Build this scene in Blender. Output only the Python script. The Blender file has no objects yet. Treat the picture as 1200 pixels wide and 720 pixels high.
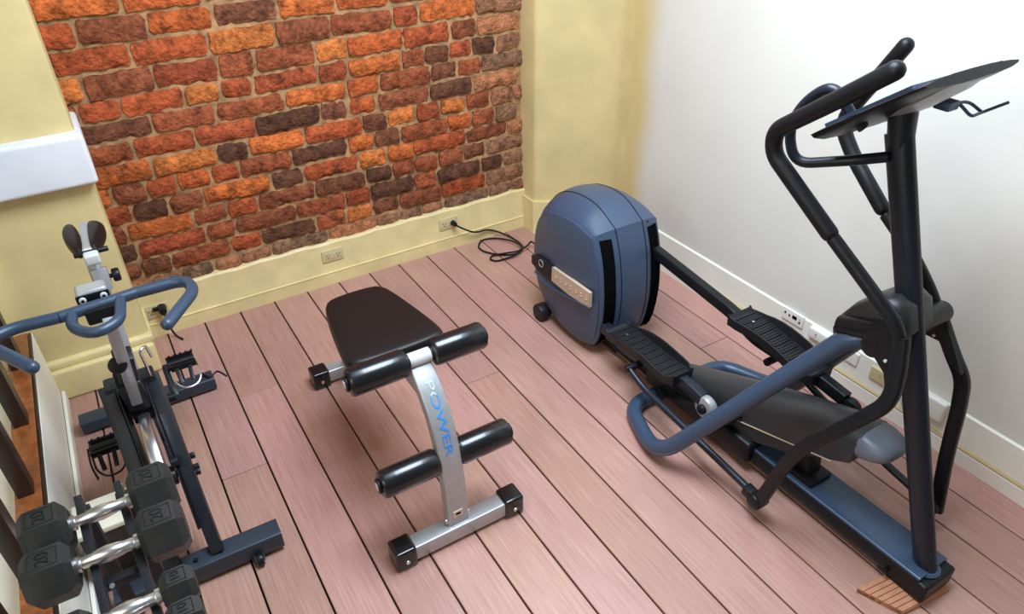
import bpy, bmesh, math, random
from mathutils import Vector, Matrix
random.seed(7)
V = Vector
scn = bpy.context.scene
COL = scn.collection

# ------------------------------------------------------------------ camera
F = 847.4
CR, CU, CF = V((.8533, -.5216, -.0134)), V((.3031, .4734, .8271)), V((.4251, .7098, -.5618))
CF.normalize(); CR = (CR - CR.dot(CF) * CF).normalized(); CU = CR.cross(CF)
CC = V((.1356, -3.0373, 1.8914))
cam = bpy.data.cameras.new('camera'); camo = bpy.data.objects.new('camera', cam); COL.objects.link(camo)
M4 = Matrix((( CR.x, CU.x, -CF.x, CC.x), (CR.y, CU.y, -CF.y, CC.y), (CR.z, CU.z, -CF.z, CC.z), (0, 0, 0, 1)))
camo.matrix_world = M4
cam.sensor_width = 36; cam.lens = 36 * F / 1200; cam.clip_start = .02
scn.camera = camo

def ray(px, py): return CR * ((px - 600) / F) - CU * ((py - 360) / F) + CF
def az(px, py, z): d = ray(px, py); return CC + d * ((z - CC.z) / d.z)
def ax(px, py, x): d = ray(px, py); return CC + d * ((x - CC.x) / d.x)
def ay(px, py, y): d = ray(px, py); return CC + d * ((y - CC.y) / d.y)

# ------------------------------------------------------------------ materials
def mat(name, col, rough=.5, metal=0., spec=.5, noise=0., nscale=20, bump=0., bscale=200, coat=0.):
    m = bpy.data.materials.new(name); m.use_nodes = True
    nt = m.node_tree; b = nt.nodes['Principled BSDF']
    b.inputs['Base Color'].default_value = (*col, 1); b.inputs['Roughness'].default_value = rough
    b.inputs['Metallic'].default_value = metal; b.inputs['Specular IOR Level'].default_value = spec
    b.inputs['Coat Weight'].default_value = coat
    tc = nt.nodes.new('ShaderNodeTexCoord')
    if noise:
        n = nt.nodes.new('ShaderNodeTexNoise'); n.inputs['Scale'].default_value = nscale; n.inputs['Detail'].default_value = 6
        nt.links.new(tc.outputs['Object'], n.inputs['Vector'])
        r = nt.nodes.new('ShaderNodeValToRGB')
        r.color_ramp.elements[0].position = .3; r.color_ramp.elements[1].position = .7
        r.color_ramp.elements[0].color = (*[c * (1 - noise) for c in col], 1)
        r.color_ramp.elements[1].color = (*[min(1, c * (1 + noise)) for c in col], 1)
        nt.links.new(n.outputs['Fac'], r.inputs['Fac']); nt.links.new(r.outputs['Color'], b.inputs['Base Color'])
    if bump:
        n = nt.nodes.new('ShaderNodeTexNoise'); n.inputs['Scale'].default_value = bscale; n.inputs['Detail'].default_value = 4
        nt.links.new(tc.outputs['Object'], n.inputs['Vector'])
        bp = nt.nodes.new('ShaderNodeBump'); bp.inputs['Strength'].default_value = bump; bp.inputs['Distance'].default_value = .003
        nt.links.new(n.outputs['Fac'], bp.inputs['Height']); nt.links.new(bp.outputs['Normal'], b.inputs['Normal'])
    return m

M = {
 'cream':  mat('cream_paint', (.63, .50, .235), .55, noise=.10, nscale=5, bump=.35, bscale=14),
 'cream_trim': mat('cream_trim_paint', (.70, .57, .28), .45, noise=.10, nscale=9, bump=.2, bscale=18),
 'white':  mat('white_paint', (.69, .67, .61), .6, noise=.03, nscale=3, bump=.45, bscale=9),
 'white_trim': mat('white_trim_paint', (.82, .80, .70), .5, noise=.03, nscale=6, bump=.15, bscale=20),
 'shelf':  mat('shelf_paint', (.74, .75, .78), .5, noise=.04, nscale=8, bump=.2, bscale=20),
 'mortar': mat('mortar', (.36, .20, .09), .95, noise=.45, nscale=22, bump=1., bscale=60),
 'drum':   mat('slate_plastic', (.040, .066, .115), .36, noise=.06, nscale=150, bump=.25, bscale=500),
 'steelblue': mat('blue_grey_paint', (.045, .08, .14), .33, metal=.25, noise=.05, nscale=90),
 'mast':   mat('dark_blue_paint', (.010, .014, .024), .36, spec=.35, noise=.05, nscale=90),
 'black':  mat('black_plastic', (.007, .008, .010), .38, spec=.25, noise=.2, nscale=60),
 'blackmatte': mat('black_rubber', (.010, .011, .013), .5, spec=.35, noise=.2, nscale=60),
 'foam':   mat('black_foam', (.006, .007, .009), .42, spec=.25, bump=.1, bscale=400),
 'vinyl':  mat('black_vinyl', (.005, .006, .008), .27, spec=.5, coat=.25, bump=.05, bscale=120),
 'vinylpad': mat('black_pad_vinyl', (.008, .006, .006), .42, spec=.3, bump=.1, bscale=300),
 'silver': mat('silver_paint', (.42, .44, .46), .35, metal=.5, noise=.04, nscale=60),
 'silverlight': mat('light_silver_paint', (.62, .65, .66), .4, metal=.2),
 'chrome': mat('chrome', (.80, .82, .85), .28, metal=1.),
 'knurl':  mat('knurled_steel', (.72, .74, .76), .3, metal=.9, bump=.5, bscale=350),
 'shroud': mat('charcoal_plastic', (.022, .023, .025), .42, noise=.06, nscale=120),
 'nose':   mat('grey_plastic', (.11, .13, .16), .4),
 'piping': mat('tan_seam', (.38, .32, .20), .5),
 'hexrub': mat('hex_rubber', (.012, .013, .012), .5, noise=.2, nscale=30, bump=.2, bscale=200),
 'bikeblue': mat('bike_grip_blue', (.026, .048, .085), .38, bump=.15, bscale=400),
 'bikeframe': mat('bike_frame_black', (.010, .012, .016), .4, spec=.35, noise=.1, nscale=60),
 'bikebar': mat('bike_bar_paint', (.03, .042, .06), .35, metal=.2),
 'wood':   mat('varnished_wood', (.24, .075, .022), .3, noise=.35, nscale=38),
 'darkwood': mat('dark_wood', (.020, .011, .009), .35, noise=.3, nscale=14),
 'boxbrown': mat('dark_brown_board', (.030, .022, .020), .6, noise=.2, nscale=30),
 'offwhite': mat('off_white_top', (.72, .68, .55), .5),
 'tanplate': mat('tan_plate', (.50, .38, .28), .45),
 'mark':   mat('pale_relief', (.65, .50, .38), .5),
 'blueink': mat('blue_lettering', (.02, .25, .75), .5),
 'fadedink': mat('faded_lettering', (.42, .52, .56), .5),
 'sticker': mat('pale_sticker', (.68, .55, .48), .6),
 'hole':   mat('socket_slot', (.004, .004, .004), 1., spec=0.),
 'plate_cream': mat('cream_faceplate', (.56, .47, .26), .45),
 'plate_white': mat('white_faceplate', (.80, .79, .72), .4),
 'floorgap': mat('gap_dark_board', (.010, .006, .006), .9),  # near-black board under the deck joints
 'tan_joint': mat('tan_joint', (.50, .36, .18), .7),
}
# decking boards: fine grain along y, tone per board through a colour attribute
def deck_mat(name, c0, c1):
    m = bpy.data.materials.new(name); m.use_nodes = True; nt = m.node_tree; b = nt.nodes['Principled BSDF']
    tc = nt.nodes.new('ShaderNodeTexCoord'); mp = nt.nodes.new('ShaderNodeMapping'); mp.inputs['Scale'].default_value = (160, 5, 5)
    n = nt.nodes.new('ShaderNodeTexNoise'); n.inputs['Scale'].default_value = 1; n.inputs['Detail'].default_value = 5
    nt.links.new(tc.outputs['Object'], mp.inputs['Vector']); nt.links.new(mp.outputs['Vector'], n.inputs['Vector'])
    r = nt.nodes.new('ShaderNodeValToRGB'); r.color_ramp.elements[0].position = .3; r.color_ramp.elements[1].position = .72
    r.color_ramp.elements[0].color = (*c0, 1); r.color_ramp.elements[1].color = (*c1, 1)
    nt.links.new(n.outputs['Fac'], r.inputs['Fac'])
    at = nt.nodes.new('ShaderNodeAttribute'); at.attribute_name = 'tone'
    mx = nt.nodes.new('ShaderNodeMix'); mx.data_type = 'RGBA'; mx.blend_type = 'MULTIPLY'; mx.inputs[0].default_value = 1
    nt.links.new(r.outputs['Color'], mx.inputs[6]); nt.links.new(at.outputs['Color'], mx.inputs[7])
    # large soft wear
    n2 = nt.nodes.new('ShaderNodeTexNoise'); n2.inputs['Scale'].default_value = 3.2; n2.inputs['Detail'].default_value = 3
    nt.links.new(tc.outputs['Object'], n2.inputs['Vector'])
    r2 = nt.nodes.new('ShaderNodeValToRGB'); r2.color_ramp.elements[0].color = (.82, .8, .8, 1); r2.color_ramp.elements[1].color = (1.12, 1.12, 1.12, 1)
    nt.links.new(n2.outputs['Fac'], r2.inputs['Fac'])
    m2 = nt.nodes.new('ShaderNodeMix'); m2.data_type = 'RGBA'; m2.blend_type = 'MULTIPLY'; m2.inputs[0].default_value = 1
    nt.links.new(mx.outputs[2], m2.inputs[6]); nt.links.new(r2.outputs['Color'], m2.inputs[7])
    nt.links.new(m2.outputs[2], b.inputs['Base Color'])
    b.inputs['Roughness'].default_value = .36; b.inputs['Specular IOR Level'].default_value = .75
    bp = nt.nodes.new('ShaderNodeBump'); bp.inputs['Strength'].default_value = .12; bp.inputs['Distance'].default_value = .0015
    nt.links.new(n.outputs['Fac'], bp.inputs['Height']); nt.links.new(bp.outputs['Normal'], b.inputs['Normal'])
    return m
M['deck'] = deck_mat('decking', (.37, .19, .145), (.48, .285, .235))
M['plank'] = mat('ribbed_offcut', (.50, .23, .13), .5, noise=.12, nscale=40)

def brick_mat():
    m = bpy.data.materials.new('old_brick'); m.use_nodes = True; nt = m.node_tree; b = nt.nodes['Principled BSDF']
    tc = nt.nodes.new('ShaderNodeTexCoord')
    n = nt.nodes.new('ShaderNodeTexNoise'); n.inputs['Scale'].default_value = 26; n.inputs['Detail'].default_value = 8; n.inputs['Roughness'].default_value = .7
    nt.links.new(tc.outputs['Object'], n.inputs['Vector'])
    r = nt.nodes.new('ShaderNodeValToRGB'); r.color_ramp.elements[0].position = .33; r.color_ramp.elements[1].position = .62
    r.color_ramp.elements[0].color = (.26, .24, .22, 1); r.color_ramp.elements[1].color = (1.2, 1.12, 1.05, 1)
    nt.links.new(n.outputs['Fac'], r.inputs['Fac'])
    at = nt.nodes.new('ShaderNodeAttribute'); at.attribute_name = 'tone'
    mx = nt.nodes.new('ShaderNodeMix'); mx.data_type = 'RGBA'; mx.blend_type = 'MULTIPLY'; mx.inputs[0].default_value = 1
    nt.links.new(at.outputs['Color'], mx.inputs[6]); nt.links.new(r.outputs['Color'], mx.inputs[7])
    # pale mortar smears
    n3 = nt.nodes.new('ShaderNodeTexNoise'); n3.inputs['Scale'].default_value = 13; n3.inputs['Detail'].default_value = 9; n3.inputs['Roughness'].default_value = .75
    nt.links.new(tc.outputs['Object'], n3.inputs['Vector'])
    r3 = nt.nodes.new('ShaderNodeValToRGB'); r3.color_ramp.elements[0].position = .63; r3.color_ramp.elements[1].position = .75
    nt.links.new(n3.outputs['Fac'], r3.inputs['Fac'])
    m3 = nt.nodes.new('ShaderNodeMix'); m3.data_type = 'RGBA'; m3.inputs[7].default_value = (.38, .21, .10, 1)
    nt.links.new(r3.outputs['Color'], m3.inputs[0]); nt.links.new(mx.outputs[2], m3.inputs[6])
    nt.links.new(m3.outputs[2], b.inputs['Base Color']); b.inputs['Roughness'].default_value = .85
    b.inputs['Specular IOR Level'].default_value = .3
    n2 = nt.nodes.new('ShaderNodeTexNoise'); n2.inputs['Scale'].default_value = 70; n2.inputs['Detail'].default_value = 8
    nt.links.new(tc.outputs['Object'], n2.inputs['Vector'])
    bp = nt.nodes.new('ShaderNodeBump'); bp.inputs['Strength'].default_value = 1.; bp.inputs['Distance'].default_value = .012
    nt.links.new(n2.outputs['Fac'], bp.inputs['Height']); nt.links.new(bp.outputs['Normal'], b.inputs['Normal'])
    return m
M['brick'] = brick_mat()

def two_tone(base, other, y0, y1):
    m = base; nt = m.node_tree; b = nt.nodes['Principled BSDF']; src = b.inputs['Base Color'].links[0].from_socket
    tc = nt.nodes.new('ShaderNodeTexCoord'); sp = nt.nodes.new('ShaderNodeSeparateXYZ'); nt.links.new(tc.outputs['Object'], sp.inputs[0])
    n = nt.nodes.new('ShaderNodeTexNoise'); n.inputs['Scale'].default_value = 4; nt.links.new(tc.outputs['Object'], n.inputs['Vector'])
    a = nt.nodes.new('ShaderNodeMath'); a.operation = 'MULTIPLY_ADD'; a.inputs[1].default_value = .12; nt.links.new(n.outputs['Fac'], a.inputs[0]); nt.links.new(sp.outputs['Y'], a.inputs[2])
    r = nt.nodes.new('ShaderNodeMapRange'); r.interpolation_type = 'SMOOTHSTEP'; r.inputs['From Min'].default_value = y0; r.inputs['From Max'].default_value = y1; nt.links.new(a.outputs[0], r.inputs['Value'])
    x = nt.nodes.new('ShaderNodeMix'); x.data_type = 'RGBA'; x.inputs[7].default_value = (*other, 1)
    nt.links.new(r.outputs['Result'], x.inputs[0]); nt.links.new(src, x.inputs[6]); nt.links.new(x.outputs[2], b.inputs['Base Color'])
two_tone(M['white'], (.63, .50, .235), -.56, -.38)      # the white wall turns softly to cream towards the corner

# ------------------------------------------------------------------ mesh helpers
def wloc(o):
    p = V((0, 0, 0))
    while o is not None: p += o.location; o = o.parent
    return p
def obj(name, bm, m, parent=None, smooth=True, loc=None, angle=38):
    """bm in world coordinates -> ONE mesh object; parent frames are pure translations."""
    base = V(loc) if loc is not None else (wloc(parent) if parent else V((0, 0, 0)))
    bmesh.ops.recalc_face_normals(bm, faces=bm.faces)
    for v in bm.verts: v.co -= base
    me = bpy.data.meshes.new(name); bm.to_mesh(me); bm.free()
    if smooth: me.set_sharp_from_angle(angle=math.radians(angle)) if hasattr(me, 'set_sharp_from_angle') else None
    for p in me.polygons: p.use_smooth = smooth
    mats = m if isinstance(m, (list, tuple)) else [m]
    for k in mats: me.materials.append(M[k])
    o = bpy.data.objects.new(name, me); COL.objects.link(o)
    o.parent = parent
    if parent is None and loc is not None: o.location = loc
    return o
def objs(name, bm, m, parent=None, **kw):
    """one object per loose piece"""
    bm.verts.ensure_lookup_table(); seen = set(); out = []
    for v0 in list(bm.verts):
        if v0 in seen: continue
        st = [v0]; isl = {v0}
        while st:
            v = st.pop()
            for e in v.link_edges:
                w = e.other_vert(v)
                if w not in isl: isl.add(w); st.append(w)
        seen |= isl; nb = BM(); mp = {v: nb.verts.new(v.co) for v in isl}
        for f in {f for v in isl for f in v.link_faces}: nb.faces.new([mp[v] for v in f.verts])
        out.append(obj(name, nb, m, parent, **kw))
    bm.free(); return out
def tag(o, label, cat, group=None):
    o['label'] = label; o['category'] = cat
    if group: o['group'] = group
    return o
def struct(o): o['kind'] = 'structure'; return o
def thing(name, loc, label, cat, group=None):
    o = bpy.data.objects.new(name, None); COL.objects.link(o); o.location = loc; o.empty_display_size = .05
    return tag(o, label, cat, group)
def BM(): return bmesh.new()
def box(bm, lo, hi, bev=0., seg=2, mtx=None, mi=0):
    lo, hi = V(lo), V(hi); c = (lo + hi) / 2; s = hi - lo
    r = bmesh.ops.create_cube(bm, size=1.)
    vs = r['verts']
    for v in vs: v.co = V((v.co.x * s.x, v.co.y * s.y, v.co.z * s.z)) + c
    fs = set(f for v in vs for f in v.link_faces)
    for f in fs: f.material_index = mi
    if bev:
        es = list(set(e for v in vs for e in v.link_edges))
        r2 = bmesh.ops.bevel(bm, geom=es, offset=bev, segments=seg, profile=.6, affect='EDGES')
        vs = list(set(v for f in r2['faces'] for v in f.verts) | set(v for v in vs if v.is_valid))
        for f in r2['faces']: f.material_index = mi
    if mtx is not None:
        for v in vs: v.co = mtx @ v.co
    return vs
def orient(o, xaxis, zhint=(0, 0, 1)):
    """matrix: local x -> xaxis, origin o"""
    x = V(xaxis).normalized(); z = V(zhint); y = z.cross(x).normalized(); z = x.cross(y)
    return Matrix(((x.x, y.x, z.x, o[0]), (x.y, y.y, z.y, o[1]), (x.z, y.z, z.z, o[2]), (0, 0, 0, 1)))
def bar(bm, a, b, w, h, bev=.004, zhint=(0, 0, 1), mi=0):
    """rectangular bar from a to b, w across, h along zhint"""
    a, b = V(a), V(b); L = (b - a).length
    return box(bm, (0, -w / 2, -h / 2), (L, w / 2, h / 2), bev, 2, orient(a, b - a, zhint), mi)
def cyl(bm, a, b, r, r2=None, seg=20, bev=0., mi=0, rings=None):
    a, b = V(a), V(b); L = (b - a).length
    if rings is None:
        r2 = r if r2 is None else r2
        bv = bev
        rings = [(0, r - bv), (bv * .3, r - bv * .3), (bv, r), (L - bv, r2), (L - bv * .3, r2 - bv * .3), (L, r2 - bv)] if bv else [(0, r), (L, r2)]
    m = orient(a, b - a, (0, 0, 1) if abs((b - a).normalized().z) < .95 else (0, 1, 0))
    loops = []
    for (t, rr) in rings:
        loops.append([bm.verts.new(m @ V((t, rr * math.cos(2 * math.pi * k / seg), rr * math.sin(2 * math.pi * k / seg)))) for k in range(seg)])
    fs = []
    for A, B in zip(loops, loops[1:]):
        for k in range(seg): fs.append(bm.faces.new((A[k], A[(k + 1) % seg], B[(k + 1) % seg], B[k])))
    fs.append(bm.faces.new(loops[0][::-1])); fs.append(bm.faces.new(loops[-1]))
    for f in fs: f.material_index = mi
    return fs
def fillet(pts, rad, n=6):
    pts = [V(p) for p in pts]
    if not isinstance(rad, (list, tuple)): rad = [rad] * len(pts)
    out = [pts[0]]
    for i in range(1, len(pts) - 1):
        p, a, b = pts[i], pts[i - 1], pts[i + 1]
        d = min(rad[i], (a - p).length * .48, (b - p).length * .48)
        s, e = p + (a - p).normalized() * d, p + (b - p).normalized() * d
        for k in range(n + 1):
            t = k / n; out.append(s * (1 - t) ** 2 + p * 2 * t * (1 - t) + e * t * t)
    out.append(pts[-1]); return out
def sweep(bm, path, prof, caps=True, scale=None, up=(0, 0, 1), closed=False, mi=0):
    """prof: list of (u,v); parallel transport"""
    n = len(path); rings = []
    t0 = (path[1] - path[0]).normalized(); u = V(up) - V(up).dot(t0) * t0
    if u.length < 1e-3: u = V((0, 1, 0)) - V((0, 1, 0)).dot(t0) * t0
    u.normalize()
    for i, p in enumerate(path):
        if closed: t = (path[(i + 1) % n] - path[i - 1]).normalized()
        else: t = (path[min(i + 1, n - 1)] - path[max(i - 1, 0)]).normalized()
        u = (u - u.dot(t) * t).normalized(); w = t.cross(u)
        s = scale[i] if scale else 1
        rings.append([bm.verts.new(p + (u * a + w * b) * s) for a, b in prof])
    m = len(prof)
    pr = list(zip(rings, rings[1:])) + ([(rings[-1], rings[0])] if closed else [])
    for A, B in pr:
        for k in range(m): bm.faces.new((A[k], A[(k + 1) % m], B[(k + 1) % m], B[k])).material_index = mi
    if caps and not closed: bm.faces.new(rings[0][::-1]).material_index = mi; bm.faces.new(rings[-1]).material_index = mi
    return rings
def circ(r, n=16, sy=1.): return [(r * math.cos(2 * math.pi * k / n), r * sy * math.sin(2 * math.pi * k / n)) for k in range(n)]
def rrect(w, h, r=.005, n=3):
    out = []
    for cx, cy, a0 in ((w / 2 - r, h / 2 - r, 0), (-w / 2 + r, h / 2 - r, 90), (-w / 2 + r, -h / 2 + r, 180), (w / 2 - r, -h / 2 + r, 270)):
        for k in range(n + 1):
            a = math.radians(a0 + 90 * k / n); out.append((cx + r * math.cos(a), cy + r * math.sin(a)))
    return out
def tube(bm, pts, r, rad=.06, n=16, round_ends=False, seg=7, mi=0):
    path = fillet(pts, rad, seg); sc = None
    if round_ends:
        for end in (0, 1):
            if end: path.reverse()
            d = (path[1] - path[0]).normalized(); p0 = path[0]
            ext = [p0 + d * (r * (1 - math.cos(a))) for a in (0.25, .7, 1.15, 1.57)]
            path = ext + path[1:] if (path[1] - p0).length > r * 1.1 else path
            if end: path.reverse()
        sc = [1] * len(path)
        for i, a in enumerate((0.25, .7, 1.15, 1.57)):
            sc[i] = math.sin(a); sc[-1 - i] = math.sin(a)
    sweep(bm, path, circ(r, n), scale=sc, mi=mi)
def prism(bm, poly, z0, z1, axis='z', mi=0):
    """extrude a 2-D polygon; axis x: poly=(y,z); y: poly=(x,z); z: poly=(x,y)"""
    def mk(p, t): return {'x': V((t, p[0], p[1])), 'y': V((p[0], t, p[1])), 'z': V((p[0], p[1], t))}[axis]
    A = [bm.verts.new(mk(p, z0)) for p in poly]; B = [bm.verts.new(mk(p, z1)) for p in poly]
    n = len(poly); fs = [bm.faces.new((A[k], A[(k + 1) % n], B[(k + 1) % n], B[k])) for k in range(n)]
    fs += [bm.faces.new(A[::-1]), bm.faces.new(B)]
    for f in fs: f.material_index = mi
    return A + B
def bevel_all(bm, off, seg=2, ang=30):
    es = [e for e in bm.edges if e.is_manifold and e.calc_face_angle(0) > math.radians(ang)]
    bmesh.ops.bevel(bm, geom=es, offset=off, segments=seg, profile=.6, affect='EDGES')
def text_bm(s, size, depth=.0008, extrude=True):
    cu = bpy.data.curves.new('lettering', 'FONT'); cu.body = s; cu.size = size; cu.extrude = depth; cu.align_x = 'CENTER'; cu.align_y = 'CENTER'
    o = bpy.data.objects.new('lettering_source', cu); COL.objects.link(o)
    dg = bpy.context.evaluated_depsgraph_get(); me = bpy.data.meshes.new_from_object(o.evaluated_get(dg))
    bpy.data.objects.remove(o); bpy.data.curves.remove(cu)
    bm = BM(); bm.from_mesh(me); bpy.data.meshes.remove(me); return bm

# ------------------------------------------------------------------ floor
P = .16
bm = BM(); tone = bm.loops.layers.float_color.new('tone')
joints = {2: [az(316, 457, 0).y, -2.6], 1: [-1.02], 10: [-1.9 * 2], -1: [az(102, 545, 0).y], 7: [az(560, 445, 0).y], 12: [-.9], 4: [-2.5], 0: [-1.9], 6: [-3.1], 9: [-2.9], 11: [-1.7], 13: [-1.35]}
for i in range(-3, 18):
    cuts = [0.04] + sorted([c for c in joints.get(i, []) if c > -3.3], reverse=True) + [-3.6]
    for a, b in zip(cuts, cuts[1:]):
        t = random.uniform(.9, 1.08); c = (t, t * random.uniform(.95, 1.03), t * random.uniform(.93, 1.05), 1)
        x0, x1 = i * P + .003, (i + 1) * P - .003
        n0 = len(bm.faces)
        vs = box(bm, (x0, b + .0012, -.022), (x1, a - .0012, 0), .0018, 1)
        bm.faces.ensure_lookup_table()
        for f in bm.faces[n0:]:
            for l in f.loops: l[tone] = c
for f in bm.faces:
    for l in f.loops:
        if l[tone][0] == 0: l[tone] = (1, 1, 1, 1)
box(bm, (-.6, -3.6, -.06), (2.9, .1, -.0225), mi=1)
struct(obj('floor', bm, ['deck', 'floorgap'], smooth=False))

# ------------------------------------------------------------------ brick wall
XE = 2.048
bm = BM(); tone = bm.loops.layers.float_color.new('tone')
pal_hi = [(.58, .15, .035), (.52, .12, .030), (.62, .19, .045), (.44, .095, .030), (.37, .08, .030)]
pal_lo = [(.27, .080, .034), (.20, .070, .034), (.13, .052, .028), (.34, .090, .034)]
def jitter_brick(x0, x1, z0, z1, y, col):
    """irregular worn brick: face grid with wobbling outline"""
    nx = max(4, int((x1 - x0) / .018)); nz = 4
    dy = random.uniform(-.006, .004); f = []
    tilt = random.uniform(-.004, .004)
    jx = lambda: random.uniform(-.0042, .0042)
    for iz in range(nz + 1):
        row = []
        for ix in range(nx + 1):
            u, w = ix / nx, iz / nz
            edge = (ix in (0, nx)) or (iz in (0, nz)); corner = (ix in (0, nx)) and (iz in (0, nz))
            x = x0 + (x1 - x0) * u + jx() + (0.006 if corner and ix == 0 else -.006 if corner else 0)
            z = z0 + (z1 - z0) * w + jx() * .9 + tilt * (u - .5) * 2
            yy = y + dy + (.007 if edge else 0) + random.uniform(-.004, .003)
            row.append(bm.verts.new((x, yy, z)))
        f.append(row)
    fs = []
    for iz in range(nz):
        for ix in range(nx): fs.append(bm.faces.new((f[iz][ix], f[iz][ix + 1], f[iz + 1][ix + 1], f[iz + 1][ix])))
    ring = [f[0][i] for i in range(nx + 1)] + [f[i][nx] for i in range(1, nz + 1)] + [f[nz][i] for i in range(nx - 1, -1, -1)] + [f[i][0] for i in range(nz - 1, 0, -1)]
    back = [bm.verts.new((v.co.x, y + .04, v.co.z)) for v in ring]; k = len(ring)
    for i in range(k): fs.append(bm.faces.new((ring[i], back[i], back[(i + 1) % k], ring[(i + 1) % k])))
    for q in fs:
        q.material_index = 0
        for l in q.loops: l[tone] = (*col, 1)
z = .205; row = 0
while z < 2.65:
    pitch = .0845 if z < 1.0 else .094
    h = pitch - .0155
    x = -.75 - random.uniform(0, .2)
    while x < XE:
        hdr = (random.random() < (.55 if z < 1.0 else .15))
        w = random.uniform(.105, .135) if hdr else random.uniform(.215, .275)
        x1 = min(x + w, XE + .02)
        if x1 - x > .05 and x1 > .0 :
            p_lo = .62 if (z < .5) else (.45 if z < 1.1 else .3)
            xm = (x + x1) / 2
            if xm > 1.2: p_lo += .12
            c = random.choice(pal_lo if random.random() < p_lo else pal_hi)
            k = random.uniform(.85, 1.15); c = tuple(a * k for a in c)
            if xm > 1.88 or z < .26: c = tuple(a * .45 + b * .55 for a, b in zip(c, (.36, .22, .13)))   # smeared with mortar
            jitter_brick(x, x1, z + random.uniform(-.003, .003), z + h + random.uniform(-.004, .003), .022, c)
        x = x1 + random.uniform(.009, .018)
    z += pitch; row += 1
# mortar bed, gently uneven
nx, nz = 110, 100; g = []
for iz in range(nz + 1):
    g.append([bm.verts.new((-.75 + (XE + .8) * ix / nx, .037 + random.uniform(-.005, .003), 2.75 * iz / nz)) for ix in range(nx + 1)])
for iz in range(nz):
    for ix in range(nx):
        q = bm.faces.new((g[iz][ix], g[iz][ix + 1], g[iz + 1][ix + 1], g[iz + 1][ix])); q.material_index = 1
box(bm, (-.75, .046, -.02), (2.9, .19, 2.75), mi=1)
me_o = struct(obj('wall_back', bm, ['brick', 'mortar'], smooth=True, angle=60))

# back skirting: tall cream board with a lower lip
bm = BM(); path = []
nseg = 40
def wav(i): return .003 * math.sin(i * 1.7) + .002 * math.sin(i * .53)
prof = [(-.003, 0), (-.003, .060), (-.006, .066), (.003, .068), (.004, .072), (.004, .216), (.010, .224), (.034, .226), (.034, 0)]
rings = []
for i in range(nseg + 1):
    x = .0 + (XE + .01) * i / nseg
    rings.append([bm.verts.new((x, p[0] - .0, p[1] + (wav(i) if p[1] > .2 else 0))) for p in prof])
for A, B in zip(rings, rings[1:]):
    for k in range(len(prof)): bm.faces.new((A[k], A[(k + 1) % len(prof)], B[(k + 1) % len(prof)], B[k]))
bm.faces.new(rings[0]); bm.faces.new(rings[-1][::-1])
struct(obj('baseboard_back', bm, 'cream_trim', angle=25))

# right pilaster (yellow return) + white side wall
XR = 2.39
bm = BM()
pl = [(XE, .12), (XE, -.075), (XE + .006, -.092), (XE + .022, -.103), (XE + .05, -.112)]
pl += [(XR - .04, -.275), (XR - .01, -.297), (XR + .003, -.33), (XR + .003, -.42), (XR + .2, -.42), (XR + .2, .12)]
prism(bm, pl, -.02, 2.75)
struct(obj('wall_corner', bm, 'cream', angle=50))
bm = BM()
bp_ = [(XE - .012, .0), (XE - .012, -.10), (XE + .03, -.128), (XR - .03, -.30), (XR - .02, -.30), (XR - .02, .0)]
prism(bm, bp_, 0, .19); bevel_all(bm, .006, 2, 50)
struct(obj('baseboard_corner', bm, 'cream_trim'))
bm = BM()
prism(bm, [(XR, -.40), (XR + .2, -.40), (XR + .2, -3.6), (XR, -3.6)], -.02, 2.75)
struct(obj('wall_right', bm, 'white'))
bm = BM()
pr = [(XR - .003, .19), (XR - .009, .185), (XR - .010, .071), (XR - .010, .064), (XR - .020, .062), (XR - .024, .056), (XR - .024, 0), (XR + .01, 0), (XR + .01, .19)]
prism(bm, [(a, b) for a, b in pr], -3.6, -.30, 'y')
struct(obj('baseboard_right', bm, 'white_trim', angle=25))
bm = BM(); box(bm, (XR - .0245, -3.6, .0625), (XR - .009, -.33, .0665), .001)
struct(obj('trim_1', bm, 'tan_joint'))

# left pier, shelf band and plinth
PX = .094
bm = BM()
prism(bm, [(-1.0, .02), (-1.0, -.22), (PX - .02, -.22), (PX - .005, -.215), (PX, -.20), (PX, .02)], 0, 2.75)
struct(obj('wall_left', bm, 'cream', angle=50))
bm = BM()
box(bm, (-1.0, -.262, .0), (PX + .004, .0, .135), .012, 3)
box(bm, (-1.0, -.242, .13), (PX + .012, .0, .168), .014, 3)
struct(obj('baseboard_left', bm, 'cream_trim'))
bm = BM()
zt = ay(95, 158, -.275).z; zb = ay(110, 216, -.275).z
box(bm, (-1.0, -.275, zb), (PX + .018, .02, zt), .016, 4)
struct(obj('trim_2', bm, 'shelf'))

# low kerb by the stairs, with a timber string and balusters
bm = BM()
box(bm, (-.292, -3.6, 0), (-.270, -.262, .334), .004, 2)
struct(obj('wall_stair_kerb', bm, 'white_trim'))
bm = BM()
box(bm, (-.268, -3.6, 0), (-.255, -.262, .05), .004, 2)
struct(obj('baseboard_stair', bm, 'white_trim'))
bm = BM()
box(bm, (-.348, -3.6, .335), (-.281, -.28, .352), .003, 2); box(bm, (-.348, -3.6, .10), (-.294, -.28, .333), .003, 2)
struct(obj('trim_3', bm, 'wood'))
bm = BM()
box(bm, (-.280, -3.6, .335), (-.272, -.28, .350), .002, 2)
struct(obj('trim_4', bm, 'darkwood'))
bm = BM(); box(bm, (-1.15, -3.6, .10), (-.350, -.23, .18)); struct(obj('trim_5', bm, 'white_trim'))
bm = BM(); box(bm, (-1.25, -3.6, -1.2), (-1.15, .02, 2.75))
struct(obj('wall_stairwell', bm, 'white'))
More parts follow.
